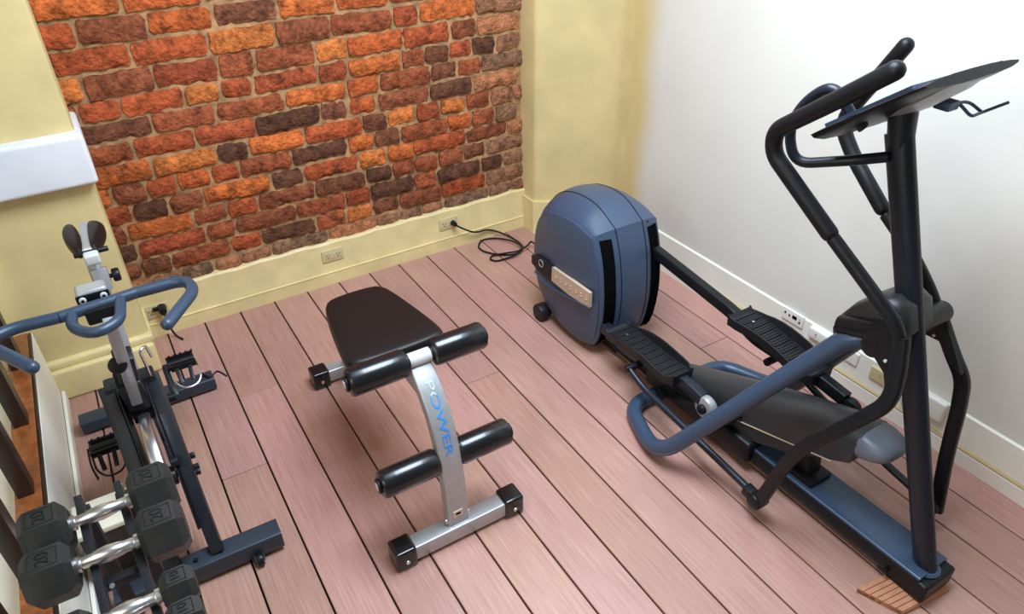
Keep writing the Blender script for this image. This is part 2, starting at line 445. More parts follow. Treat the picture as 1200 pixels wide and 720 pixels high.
BAL_LABEL = ['dark square stair baluster rising nearest the cream pier behind the bike grip',
             'dark square stair baluster just behind the left bike grip, second from the pier',
             'dark square stair baluster below the left bike grip, third from the pier',
             'dark square stair baluster level with the rearmost dumbbell, fourth from the pier',
             'dark square stair baluster beside the two heavy dumbbells, fifth from the pier',
             'dark square stair baluster at the lower left edge, nearest the camera']
bpx = [(17, 430), (32, 511), (33, 574)]
ys = [az(px, py, .352).y for px, py in bpx]; st_ = (ys[2] - ys[0]) / 2
ys = [ys[0] + st_ * k for k in range(6)]
XB = -.318
proto = None
for i, y in enumerate(ys):
    if proto is None:
        bm = BM(); box(bm, (XB - .021, y - .028, .3525), (XB + .021, y + .028, 1.22), .004, 2)
        proto = obj('stair_baluster', bm, 'darkwood', loc=(XB, y, .352)); o = proto
    else:
        o = proto.copy(); COL.objects.link(o); o.location = (XB, y, .352)
    tag(o, BAL_LABEL[i], 'baluster', 'square balusters of the stair railing')
bm = BM(); box(bm, (XB - .035, -2.1, 1.22), (XB + .035, -.225, 1.27), .012, 3)
tag(obj('stair_handrail', bm, 'darkwood', loc=(XB, -.225, 1.22)), 'dark wooden handrail on top of the square stair balusters', 'handrail')
print('baluster y', ys)

# ------------------------------------------------------------------ wall outlets
def slots(bm, pts, w, h, face, off):
    for (a, z) in pts:
        if face == 'y': box(bm, (a - w / 2, off - .0012, z - h / 2), (a + w / 2, off + .002, z + h / 2))
        else: box(bm, (off - .0012, a - w / 2, z - h / 2), (off + .002, a + w / 2, z + h / 2))
def outlet_back(x, z, label, w=.105, h=.062):
    y = .003
    t = thing('wall_outlet', (x, y, z), label, 'outlet', 'cream outlets along the skirting board')
    bm = BM(); box(bm, (x - w / 2, y - .006, z - h / 2), (x + w / 2, y + .002, z + h / 2), .003, 2); obj('faceplate', bm, 'plate_cream', t)
    bm = BM(); slots(bm, [(x - .030, z + .005), (x - .018, z + .005), (x + .018, z + .005), (x + .030, z + .005)], .003, .010, 'y', y - .0065)
    slots(bm, [(x - .024, z - .009), (x + .024, z - .009)], .005, .005, 'y', y - .0065); objs('socket_hole', bm, 'hole', t)
    bm = BM(); box(bm, (x - .038, y - .0075, z - .016), (x + .038, y - .005, z + .016), .002, 2); obj('insert', bm, 'plate_cream', t)
    return t
outlet_back(.954, .156, 'cream double outlet in the back skirting directly behind the black bench pad')
outlet_back(1.578, .150, 'cream outlet in the back skirting with the elliptical cord plugged in')
outlet_back(.148, .128, 'cream outlet beside the pier base, half hidden by the bike grip')

def outlet_right(y, z, w, h, d, label, holes, name='wall_outlet', bev=.003, m='plate_white'):
    x = XR - .009
    t = thing(name, (x, y, z), label, 'outlet')
    bm = BM(); box(bm, (x - d, y - w / 2, z - h / 2), (x + .002, y + w / 2, z + h / 2), bev, 3); obj('faceplate', bm, m, t)
    bm = BM()
    for (dy, dz, a, b) in holes: box(bm, (x - d - .0015, y + dy - a / 2, z + dz - b / 2), (x - d + .002, y + dy + a / 2, z + dz + b / 2))
    objs('socket_hole', bm, 'hole', t); return t
outlet_right(-1.547, .168, .105, .055, .008, 'white four-port plate low on the white wall beyond the right pedal',
             [(-.036, -.006, .007, .009), (-.036, .008, .004, .003), (-.010, .004, .022, .014), (.016, .002, .007, .009), (.038, .006, .007, .009)])
outlet_right(-1.705, .160, .135, .05, .02, 'white rounded socket box between the four-port plate and the flywheel housing', [(.03, .004, .006, .003), (.03, -.008, .003, .003)], bev=.009)
outlet_right(-1.825, .150, .075, .055, .008, 'white blank-looking plate on the skirting seen just under the pivot housing', [(.0, .005, .004, .003)])
outlet_right(-1.965, .140, .09, .055, .008, 'narrow cream plate on the skirting just left of the mast', [(.0, .005, .004, .003)], m='plate_cream')
outlet_right(-2.135, .155, .165, .085, .024, 'large white surface socket box on the skirting just right of the mast',
             [(.045, .006, .010, .005), (-.005, .006, .010, .005)], bev=.011)

# elliptical power cord with plug
t = thing('power_cord', (1.60, -.03, .14), 'black power cord coiled on the decking, plugged into the back skirting', 'cord')
bm = BM(); cyl(bm, (1.600, -.004, .150), (1.604, -.034, .148), .015, .011, 16, .003); obj('plug', bm, 'black', t)
pts = [V((1.604, -.034, .148)), ay(540, 267, -.045), ay(552, 271.5, -.035), ay(560, 272, -.028), ay(571, 269.5, -.018), ay(584, 272, -.022)] + \
      [az(x, y, z) for x, y, z in [(600, 279, .010), (610, 286, .012), (612, 292, .014), (606, 297, .012), (592, 299, .008), (575, 297, .006), (564, 293, .006), (561, 288, .006), (566, 281.5, .006), (580, 279.5, .010), (596, 281.5, .018), (608, 286.5, .024), (611, 292, .024), (604, 299, .018), (592, 303.5, .010), (582, 306, .006), (575, 304, .006), (578, 299.5, .010), (592, 297, .020), (608, 294, .026), (618, 288, .03), (624, 284, .04), (640, 300, .05)]]
def smooth_path(pts, n=6):
    out = []
    for i in range(len(pts) - 1):
        p0, p1, p2, p3 = pts[max(i - 1, 0)], pts[i], pts[i + 1], pts[min(i + 2, len(pts) - 1)]
        for k in range(n):
            t_ = k / n
            out.append(.5 * ((2 * p1) + (p2 - p0) * t_ + (2 * p0 - 5 * p1 + 4 * p2 - p3) * t_ ** 2 + (3 * p1 - p0 - 3 * p2 + p3) * t_ ** 3))
    out.append(pts[-1]); return out
bm = BM(); sweep(bm, smooth_path(pts), circ(.0048, 8)); obj('cable', bm, 'black', t)
# short dark plug lead at the pier outlet
t = thing('plug_adapter', (.16, -.01, .13), 'black plug and short hanging lead in the outlet beside the pier', 'plug')
bm = BM(); cyl(bm, (.172, -.002, .140), (.172, -.05, .138), .020, .015, 16, .004); obj('plug', bm, 'black', t)
bm = BM(); box(bm, (.135, -.02, .136), (.160, -.003, .150), .003); obj('prong_block', bm, 'black', t)
bm = BM(); sweep(bm, smooth_path([V((.172, -.048, .136)), V((.176, -.06, .11)), V((.178, -.055, .06)), V((.19, -.05, .01)), V((.21, -.09, .006))]), circ(.0045, 8)); obj('cable', bm, 'black', t)

# ------------------------------------------------------------------ ribbed deck offcut under the elliptical
a, b_, c_ = az(1005, 690, .018), az(1060, 663, .018), az(1114, 689, .018)
ux = (c_ - b_); uy = (a - b_); n = 7
bm = BM()
for i in range(n):
    p0 = b_ + ux * (i / n) ; p1 = b_ + ux * ((i + .86) / n)
    q = [p0, p1, p1 + uy, p0 + uy]
    prism(bm, [(v.x, v.y) for v in q], 0.0005, .019)
q = [b_, c_, c_ + uy, a]; prism(bm, [(v.x, v.y) for v in q], 0.0003, .0145)
tag(obj('deck_offcut', bm, 'plank', smooth=False, loc=(*(((a + c_) / 2).xy), 0.0)), 'ribbed reddish decking offcut on the floor under the elliptical front foot', 'wood offcut')

# ------------------------------------------------------------------ elliptical trainer
XC = 1.806
E = thing('elliptical_trainer', (XC, -1.6, 0), 'large black and slate blue elliptical trainer beside the white wall', 'exercise machine')
K = 1.10345
side = [(-.632, .255), (-.640, .36), (-.672, .445), (-.735, .500), (-.82, .527), (-.92, .533), (-1.018, .513), (-1.055, .42), (-1.076, .30), (-1.078, .20), (-1.06, .09), (-1.02, .038), (-.93, .022), (-.80, .045), (-.70, .10), (-.65, .17)]
midp = [(-.585, .27), (-.592, .39), (-.632, .48), (-.705, .545), (-.80, .578), (-.92, .578), (-1.030, .524), (-1.068, .42), (-1.088, .30), (-1.090, .20), (-1.07, .10), (-1.03, .05), (-.93, .03), (-.80, .045), (-.69, .09), (-.615, .17)]
def resample(poly, n=64):
    pts = [V((p[0] * K, p[1] * K, 0)) for p in poly]; m = len(pts)
    sharp = {6}
    out = []
    for i in range(m):
        p0, p1, p2, p3 = pts[i - 1], pts[i], pts[(i + 1) % m], pts[(i + 2) % m]
        if i in sharp: p0 = p1 - (p2 - p1) * .6
        if (i + 1) % m in sharp: p3 = p2 + (p2 - p1) * .6
        for k in range(4):
            t_ = k / 4
            out.append(.5 * ((2 * p1) + (p2 - p0) * t_ + (2 * p0 - 5 * p1 + 4 * p2 - p3) * t_ ** 2 + (3 * p1 - p0 - 3 * p2 + p3) * t_ ** 3))
    return out
S, Mi = resample(side), resample(midp)
HW = .168
def drum_ring(bm, t_):
    """t_ in -1..1 across the width"""
    a = abs(t_); k = max(0, 1 - (a / .93) ** 2.2)           # bulge to the middle
    cen = sum(S, V()) / len(S)
    sh = 1. if a < .93 else (.985 if a < .975 else .95)
    ring = []
    for s, m in zip(S, Mi):
        p = s.lerp(m, k); p = cen + (p - cen) * sh
        # front narrows slightly: x scale by y
        fx = 1 - .07 * max(0, (-(p.x) - .86 * K) / (.2 * K)) - .10 * max(0, (p.x + .74 * K) / (.14 * K))
        fx *= 1 - .04 * max(0, (.25 - p.y) / .25)
        x = XC + (HW if a < .999 else HW * 1.01) * t_ * fx
        ring.append(bm.verts.new((x, p.x, p.y)))
    return ring
tt = [-1, -.975, -.93, -.8, -.6, -.4, -.2, 0, .2, .4, .6, .8, .93, .975, 1]
bm = BM(); rings = [drum_ring(bm, t_) for t_ in tt]
n = len(S)
for A, B in zip(rings, rings[1:]):
    for k in range(n): bm.faces.new((A[k], A[(k + 1) % n], B[(k + 1) % n], B[k]))
for R_, sg in ((rings[0], -1), (rings[-1], 1)):
    # slightly domed side
    c = sum((v.co for v in R_), V()) / n
    prev = R_
    for f_, d in ((.93, .006), (.7, .014), (.35, .018)):
        cur = [bm.verts.new(c + (v.co - c) * f_ + V((sg * d, 0, 0))) for v in R_]
        for k in range(n): bm.faces.new((prev[k], prev[(k + 1) % n], cur[(k + 1) % n], cur[k]))
        prev = cur
    bm.faces.new(prev)
hous = obj('drive_housing', bm, 'drum', E, angle=30)
hous['label'] = 'slate blue rounded rear drive housing'
def drum_front_y(z):     # front surface at height z (side/mid blend)
    best = min((p for p in S if p.x < -.9 * K), key=lambda p: abs(p.y - z)); return best.x
# dark slots where the pedal arms come out (slightly proud liners, set into the front)
for sg, nm in ((-1, 'left'), (1, 'right')):
    bm = BM(); L_, R2 = [], []
    zz = [.545, .50, .44, .38, .32, .26, .20, .14, .09, .06]
    for z_ in zz:
        z = z_
        def fy(z):
            q = [p for p in Mi if p.x < -1.0 * K]; q.sort(key=lambda p: p.y)
            for a_, b2 in zip(q, q[1:]):
                if a_.y <= z <= b2.y: return a_.x + (b2.x - a_.x) * (z - a_.y) / max(1e-6, b2.y - a_.y)
            return q[0].x if z < q[0].y else q[-1].x
        def fs_(z):
            q = [p for p in S if p.x < -1.0 * K]; q.sort(key=lambda p: p.y)
            for a_, b2 in zip(q, q[1:]):
                if a_.y <= z <= b2.y: return a_.x + (b2.x - a_.x) * (z - a_.y) / max(1e-6, b2.y - a_.y)
            return q[0].x if z < q[0].y else q[-1].x
        for xo, arr in ((.138, L_), (.090, R2)):
            kk = max(0, 1 - (xo / HW / .93) ** 2.2)
            y = fs_(z) * (1 - kk) + fy(z) * kk
            nar = 1 - .04 * max(0, (.25 - z) / .25)
            arr.append(bm.verts.new((XC + sg * xo * nar, y - .0035, z)))
    for i in range(len(zz) - 1): bm.faces.new((L_[i], L_[i + 1], R2[i + 1], R2[i]))
    r = bmesh.ops.extrude_face_region(bm, geom=bm.faces[:])
    for v in [g_ for g_ in r['geom'] if isinstance(g_, bmesh.types.BMVert)]: v.co.y += .012
    obj('arm_slot', bm, 'hole', E)
# seams across the housing
for t_ in (-.40, .44):
    bm = BM(); ring = drum_ring(bm, t_); pts = [v.co.copy() for v in ring]; bm.free(); bm = BM()
    cen = sum(pts, V()) / len(pts)
    pts = [p + (p - cen).normalized() * .0002 for p in pts]
    sweep(bm, pts, circ(.0022, 6), closed=True, up=(1, 0, 0)); obj('seam', bm, 'black', E)
# small screws on the front-top lip
bm = BM()
for px, py in ((716, 272), (725, 268), (748, 261), (757, 258)):
    p = ax(px, py, XC + (px - 733) / 75 * .30); p = V((p.x, -1.030 * K + .004, .512 * K)); cyl(bm, p + V((0, .004, .002)), p + V((0, -.006, -.002)), .004, seg=10)
objs('screw', bm, 'black', E)
# recessed badge band on the left face: dark sweep, blue lip, tan plate with relief marks
XF = XC - HW - .019
def onf(px, py, dx=0): return ax(px, py, XF - dx)
def flat_poly(name, pix, th, m, dx=0, sub=None):
    bm = BM(); A = [onf(*p, dx) for p in pix]
    A0 = [bm.verts.new(p) for p in A]; B0 = [bm.verts.new(p + V((th + .012, 0, 0))) for p in A]; k = len(A)
    for i in range(k): bm.faces.new((A0[i], A0[(i + 1) % k], B0[(i + 1) % k], B0[i]))
    bm.faces.new(A0); bm.faces.new(B0[::-1]); return obj(name, bm, m, sub or E, smooth=False)
flat_poly('badge_recess', [(623, 299), (628, 299), (640, 305), (648, 313), (646, 331), (638, 325), (629, 316), (623, 308)], .002, 'black', .001)
bm = BM(); sweep(bm, smooth_path([onf(*p, .002) for p in [(627, 318), (634, 326), (645, 336), (662, 346), (680, 355), (690, 360)]]), rrect(.004, .012, .0018)); obj('badge_lip', bm, 'steelblue', E)
bp2 = flat_poly('badge_plate', [(647, 313), (670, 329), (691, 344), (690, 361), (668, 347), (646, 329)], .002, 'tanplate', .0035)
bp2['label'] = 'tan rectangular badge plate'
for i in range(7):
    bm = BM()
    t_ = (i + .7) / 7.4; c = onf(647 + 44 * t_, 321.5 + 31.5 * t_, .0045)
    e = onf(647 + 44 * t_ + 3, 321.5 + 31.5 * t_ - 1, .0045)
    box(bm, (c.x - .001, c.y - .006, c.z - .009), (c.x + .001, c.y + .006, c.z - .006)); box(bm, (c.x - .001, c.y - .006, c.z - .009), (c.x + .001, c.y - .0035, c.z + .008))
    if i % 2: box(bm, (c.x - .001, c.y - .006, c.z + .005), (c.x + .001, c.y + .006, c.z + .008))
    else: box(bm, (c.x - .001, c.y + .0035, c.z - .009), (c.x + .001, c.y + .006, c.z + .008))
    obj('relief_mark', bm, 'mark', bp2, smooth=False)
bm = BM(); c = onf(634, 309, .003)
sweep(bm, [V((c.x, c.y + .016 * math.cos(a_), c.z + .016 * math.sin(a_))) for a_ in [i * math.pi / 10 for i in range(20)]], circ(.0022, 6), closed=True, up=(1, 0, 0))
obj('badge_ring', bm, 'silver', E)
# transport wheels behind
for sg in (-1, 1):
    bm = BM(); cyl(bm, (XC + sg * .145, -.80, .04), (XC + sg * .20, -.80, .04), .04, seg=24, bev=.008)
    obj('transport_wheel', bm, 'blackmatte', E)
bm = BM(); bar(bm, (XC - .16, -.80, .045), (XC + .16, -.80, .045), .04, .04); bar(bm, (XC, -.75, .055), (XC, -1.2, .055), .14, .07, zhint=(0, 0, 1)); obj('rear_crossbar', bm, 'black', E)
p = az(630, 352, .04)
# floor beam: shaded sides put in as black, lit top as blue
bm = BM()
path = [V((XC, -1.1, .060)), V((XC, -1.6, .060)), V((XC, -2.1, .062)), V((XC + .006, -2.555, .066))]
sweep(bm, path, rrect(.064, .138, .012), up=(0, 0, 1)); obj('floor_beam', bm, 'black', E)
bm = BM(); sweep(bm, [p + V((0, 0, .029)) for p in path], rrect(.012, .134, .005), up=(0, 0, 1)); obj('beam_lit_top', bm, 'steelblue', E)['label'] = 'lit top of the floor beam, put in as blue grey'
bm = BM(); box(bm, (XC - .098, -1.95, .040), (XC - .02, -1.42, .125), .014, 3); obj('lower_cover', bm, 'black', E)
bm = BM(); box(bm, (XC - .064, -2.585, .020), (XC + .076, -2.545, .088), .010, 3); box(bm, (XC - .062, -2.56, .019), (XC + .074, -2.44, .045), .006, 2); obj('end_cap', bm, 'black', E)
bm = BM(); c = ax(1055, 671, XC - .068); cyl(bm, (XC - .067, -2.47, .05), (XC - .078, -2.47, .05), .008, seg=12); obj('bolt', bm, 'black', E)
# mast
mb, mt = V((XC, -2.535, .092)), V((XC, -2.085, 1.245))
bm = BM(); k = 10; ms = [mb.lerp(mt, i / k) for i in range(k + 1)]
prof = circ(1, 20)
sweep(bm, ms, [(a_ * .035, b2 * .027) for a_, b2 in prof], up=(0, 1, 0), scale=[.93 + .10 * i / k for i in range(k + 1)]); obj('mast', bm, 'mast', E)
bm = BM(); cyl(bm, mb + V((0, 0, -.002)), mb + V((0, 0, .006)), .041, .037, 24, .003); obj('mast_collar', bm, 'steelblue', E)
# side stabiliser tubes
for sg in (-1, 1):
    X = lambda d: XC + sg * d
    top = ax(1000, 392, XC - .085) if sg < 0 else None
    if sg < 0: T = top
    T2 = V((X(.085), T.y, T.z))
    pts = [V((X(.02), T.y - .10, T.z - .02)), T2, V((X(.328), -1.755, .034)), V((X(.235), -1.500, .030)), V((X(.02), -1.500, .034))]
    bm = BM(); tube(bm, pts, .0285, [0, .05, .12, .07, 0], 20, seg=9); obj('stabiliser_tube', bm, 'steelblue', E)
# pivot housing on the mast
bm = BM()
hs = [ax(px, py, XC - .045) for px, py in ((979, 396), (978, 382), (986, 368), (1004, 354), (1030, 345), (1052, 347), (1066, 362), (1068, 392), (1052, 408), (1022, 404), (998, 394))]
hs = [(p.y, p.z) for p in hs]; hcy = sum(p[0] for p in hs) / len(hs); hcz = sum(p[1] for p in hs) / len(hs)
for i, (dx, sc) in enumerate(((-.072, .78), (-.064, .92), (-.04, 1.), (.04, 1.), (.064, .92), (.072, .78))):
    cy, cz = hcy, hcz
    ring = [bm.verts.new((XC + dx, cy + (a_ - cy) * sc, cz + (b2 - cz) * sc)) for a_, b2 in hs]
    if i:
        for k in range(len(hs)): bm.faces.new((prev[k], prev[(k + 1) % len(hs)], ring[(k + 1) % len(hs)], ring[k]))
    else: bm.faces.new(ring[::-1])
    prev = ring
bm.faces.new(prev); obj('pivot_housing', bm, 'shroud', E, angle=55)
bm = BM(); cyl(bm, (XC - .155, -2.262, .770), (XC + .155, -2.262, .770), .030, seg=24, bev=.006); obj('pivot_axle', bm, 'black', E)
bm = BM(); cyl(bm, (XC - .085, -2.13, .735), (XC - .085, -2.23, .775), .027, seg=16); cyl(bm, (XC + .085, -2.13, .735), (XC + .085, -2.23, .775), .027, seg=16); objs('tube_joint', bm, 'black', E)

# swing arms: upper handle (foam grip) and lower lever
def arm(name, rays, m, r, rad, parent, prof=None, **kw):
    bm = BM()
    pts = [ax(px, py, XC + d) for px, py, d in rays]
    if prof: sweep(bm, fillet(pts, rad, 7), prof, up=kw.get('up', (1, 0, 0)))
    else: tube(bm, pts, r, rad, 18, kw.get('round_ends', False))
    return obj(name, bm, m, parent)
arm('grip', [(1060, 77, -.205), (990, 113, -.21), (908, 153, -.215), (906, 180, -.21), (978, 282, -.185)], 'foam', .0215, [0, .3, .085, .085, 0], E, round_ends=True)
arm('handle_arm', [(976, 279, -.185), (1026, 347, -.165), (1053, 384, -.150), (1054, 420, -.145)], 'black', .0175, .08, E)
arm('grip', [(1068, 46, .205), (1035, 84, .21), (985, 142, .215), (999, 182, .21), (1038, 252, .19)], 'foam', .0215, [0, .3, .085, .085, 0], E, round_ends=True)
arm('handle_arm', [(1038, 252, .19), (1071, 300, .17), (1092, 345, .152), (1100, 372, .145)], 'black', .0175, .08, E)
def lever(rays, E):
    return arm('swing_lever', rays, 'black', 0, [0, .08, .09, .06, .1, 0], E, prof=rrect(.026, .040, .008))
lever([(1057, 395, -.148), (1052, 440, -.160), (1042, 473, -.175), (1000, 496, -.20), (932, 528, -.215), (890, 588, -.22)], E)
lever([(1102, 372, .148), (1116, 415, .160), (1129, 445, .175), (1124, 478, .20), (1110, 530, .215), (1097, 598, .22)], E)
# gusset plates at the pivots with a through hole
for pix, d in (([(1020, 380), (1036, 372), (1058, 372), (1060, 430), (1052, 460), (1042, 462), (1040, 435), (1028, 415), (1018, 405)], -.140),
               ([(1078, 363), (1092, 360), (1106, 368), (1118, 410), (1126, 440), (1114, 428), (1100, 400), (1086, 393), (1076, 391)], .140)):
    bm = BM(); A = [ax(px, py, XC + d) for px, py in pix]; B = [p + V((-.016 if d < 0 else .016, 0, 0)) for p in A]
    A0 = [bm.verts.new(p) for p in A]; B0 = [bm.verts.new(p) for p in B]; k = len(A)
    for i in range(k): bm.faces.new((A0[i], A0[(i + 1) % k], B0[(i + 1) % k], B0[i]))
    bm.faces.new(A0); bm.faces.new(B0[::-1]); obj('pivot_gusset', bm, 'black', E, smooth=False)
for px, py, d in ((1038, 423, -.158), (1095, 393, .138)):
    c = ax(px, py, XC + d); bm = BM(); cyl(bm, c, c + V((-.004, 0, 0)), .0042, seg=12); o = obj('gusset_hole', bm, 'silverlight', E)
# lever feet and link rods to the pedals
for rays, sg in (([(737, 432), (755, 456), (822, 520), (884, 580)], -1), ([(0, 0)] * 4, 1)):
    if sg < 0:
        pts = [ax(px, py, XC - .20) for px, py in rays]; endp = ax(888, 586, XC - .212)
    else:
        endp = ax(1092, 592, XC + .212); st = V((XC + .20, -1.80, .30)); pts = [st, st + V((0, -.10, -.055)), endp.lerp(st, .4) + V((0, 0, -.03)), endp + V((-.008, .03, .01))]
    bm = BM(); tube(bm, pts, .0125, .05, 14); obj('link_rod', bm, 'mast', E)
    bm = BM(); cyl(bm, (endp.x - .026, endp.y, endp.z), (endp.x + .026, endp.y, endp.z), .027, seg=20, bev=.006)
    d = (pts[-2] - endp).normalized(); bar(bm, endp, endp + d * .055, .034, .034); obj('rod_end', bm, 'black', E)
    c = pts[0]; bm = BM(); cyl(bm, (c.x - .014, c.y, c.z), (XC + sg * .10, c.y, c.z), .014, seg=16, bev=.003); obj('rod_bolt', bm, 'black', E)
# handlebar fixed to the mast (one each side)
for sg in (-1,):
    ref = [ax(*p, XC + d) for p, d in (((1040, 184), -.03), ((1000, 188), -.08), ((930, 192), -.135), ((924, 150), -.145), ((944, 118), -.15), ((978, 98), -.15), ((998, 136), -.13), ((1012, 150), -.11))]
    ref = [V((XC + sg * (XC - p.x), p.y, p.z)) for p in ref]
    bm = BM(); tube(bm, ref, .0135, [0, .04, .06, .06, .1, .05, .03, 0], 14); obj('fixed_handlebar', bm, 'mast', E)
# console: wide slanted panel
def CP(u, v, w):    # u across -1..1, v from the rear (0) to the front (1), w along the panel's normal
    lo, hi = V((0, -1.965, 1.245)), V((0, -2.205, 1.425)); p = lo.lerp(hi, v); nrm = V((0, .6, .8))
    return V((XC + u * .2, p.y, p.z)) + nrm * w
def cshape(v): return (.80 + .20 * math.sin(min(1, v * 1.6 + .25) * math.pi / 2)) if v < .8 else 1 - (v - .8) * .6
bm = BM(); rows = []
vv = [0, .04, .12, .3, .5, .7, .85, .95, 1.]
for v_ in vv:
    th = .030 if v_ < .35 else .026 - .010 * (v_ - .35); th = max(th * .9, .030) if v_ < .1 else max(th, .020)
    row = []
    uu = [-1, -.96, -.8, -.4, 0, .4, .8, .96, 1]
    s = cshape(v_)
    for u_ in uu: row.append(bm.verts.new(CP(u_ * s, v_, .004 - .010 * abs(u_) ** 3)))
    for u_ in reversed(uu): row.append(bm.verts.new(CP(u_ * s * .97, v_, -th * (1 - .5 * abs(u_) ** 6))))
    rows.append(row)
m_ = len(rows[0])
for A, B in zip(rows, rows[1:]):
    for k in range(m_): bm.faces.new((A[k], A[(k + 1) % m_], B[(k + 1) % m_], B[k]))
bm.faces.new(rows[0][::-1]); bm.faces.new(rows[-1]); con = obj('console', bm, 'black', E, angle=40)
bm = BM(); q = [bm.verts.new(CP(u_ * .86, v_, .0065)) for u_, v_ in ((-.9, .1), (.9, .1), (.98, .9), (-.98, .9))]; f = bm.faces.new(q)
r = bmesh.ops.extrude_face_region(bm, geom=[f]);
for v in [g_ for g_ in r['geom'] if isinstance(g_, bmesh.types.BMVert)]: v.co -= V((0, .6, .8)) * .009
obj('display_face', bm, 'steelblue', con, smooth=False)
# grey reflective back cover under the panel
bm = BM(); rows = []
for v_, s, d in ((.20, .10, .034), (.40, .22, .040), (.62, .38, .042), (.85, .42, .036), (.97, .36, .026)):
    rows.append([bm.verts.new(CP(u_ * s, v_, -d * (1 - .35 * abs(u_) ** 2))) for u_ in (-1, -.6, 0, .6, 1)] + [bm.verts.new(CP(u_ * s, v_, -.010)) for u_ in (1, -1)])
m_ = len(rows[0])
for A, B in zip(rows, rows[1:]):
    for k in range(m_): bm.faces.new((A[k], A[(k + 1) % m_], B[(k + 1) % m_], B[k]))
bm.faces.new(rows[0][::-1]); bm.faces.new(rows[-1]); obj('back_cover', bm, 'silver', con)['label'] = 'pale grey back cover of the console'
# console neck, wire reading rack
bm = BM(); cyl(bm, mt - (mt - mb).normalized() * .03, CP(0, .42, -.02), .030, .034, 20); obj('console_neck', bm, 'mast', E)
bm = BM()
R0 = ax(1112, 121, XC + .09)
rk = [ax(px, py, XC + d) for px, py, d in ((1108, 122, .09), (1124, 121, .12), (1138, 137, .13), (1150, 132, .17), (1182, 120, .22))]
tube(bm, rk, .004, .012, 10, seg=4)
rk = [ax(px, py, XC + d) for px, py, d in ((1116, 124, .09), (1130, 119, .13), (1138, 121, .15), (1150, 131, .17))]
tube(bm, rk, .004, .012, 10, seg=4)
box(bm, R0 - V((.03, .02, .012)), R0 + V((.012, .02, .010)), .004)
obj('reading_rack', bm, 'steelblue', E)
# ramp shroud between the rollers
prof_t = [(-1.46, .10), (-1.60, .165), (-1.85, .275), (-2.05, .352), (-2.20, .405), (-2.27, .422)]
bm = BM(); rows = []
for y, zt_ in prof_t:
    zb_ = .088 if y > -1.9 else .088 + (-1.9 - y) * .62
    w = .074; 
    rows.append([bm.verts.new(V(p)) for p in ((XC - w, y, zb_), (XC - w * .98, y, zt_ - .035), (XC - w * .78, y, zt_ - .006), (XC - w * .3, y, zt_ + .004), (XC + w * .3, y, zt_ + .004), (XC + w * .78, y, zt_ - .006), (XC + w * .98, y, zt_ - .035), (XC + w, y, zb_))])
m_ = 8
for A, B in zip(rows, rows[1:]):
    for k in range(m_): bm.faces.new((A[k], A[(k + 1) % m_], B[(k + 1) % m_], B[k]))
bm.faces.new(rows[0][::-1]); bm.faces.new(rows[-1]); obj('ramp_shroud', bm, 'shroud', E, angle=50)
for sg in (-1, 1):    # roller track flange
    bm = BM(); bar(bm, (XC + sg * .105, -1.60, .100), (XC + sg * .105, -1.88, .193), .070, .012, .003); obj('roller_track', bm, 'black', E)
bm = BM(); tube(bm, [V((XC - .0765, p.y, p.z)) for p in (ax(846, 485, XC - .0765), ax(905, 511, XC - .0765), ax(974, 541, XC - .0765))], .0024, .05, 8); obj('seam', bm, 'piping', E)
# nose
bm = BM(); rows = []
for y, zt_, zb_, w in ((-2.245, .428, .318, .076), (-2.29, .426, .332, .077), (-2.335, .418, .350, .070), (-2.365, .405, .372, .050)):
    rows.append([bm.verts.new(V(p)) for p in ((XC - w * .92, y, zb_), (XC - w, y, (zt_ + zb_) / 2), (XC - w * .9, y, zt_ - .012), (XC - w * .4, y, zt_), (XC + w * .4, y, zt_), (XC + w * .9, y, zt_ - .012), (XC + w, y, (zt_ + zb_) / 2), (XC + w * .92, y, zb_))])
for A, B in zip(rows, rows[1:]):
    for k in range(m_): bm.faces.new((A[k], A[(k + 1) % m_], B[(k + 1) % m_], B[k]))
bm.faces.new(rows[0][::-1]); bm.faces.new(rows[-1]); o = obj('ramp_nose', bm, 'nose', E, angle=80); sb = o.modifiers.new('soft', 'SUBSURF'); sb.levels = 2; sb.render_levels = 2; o['label'] = 'grey rounded front nose of the ramp cover'
bm = BM(); bar(bm, (XC, -2.08, .31), (XC, -2.12, .08), .06, .05, zhint=(0, 1, 0)); box(bm, (XC - .05, -2.17, .09), (XC + .05, -2.07, .115), .006); obj('ramp_support', bm, 'black', E)
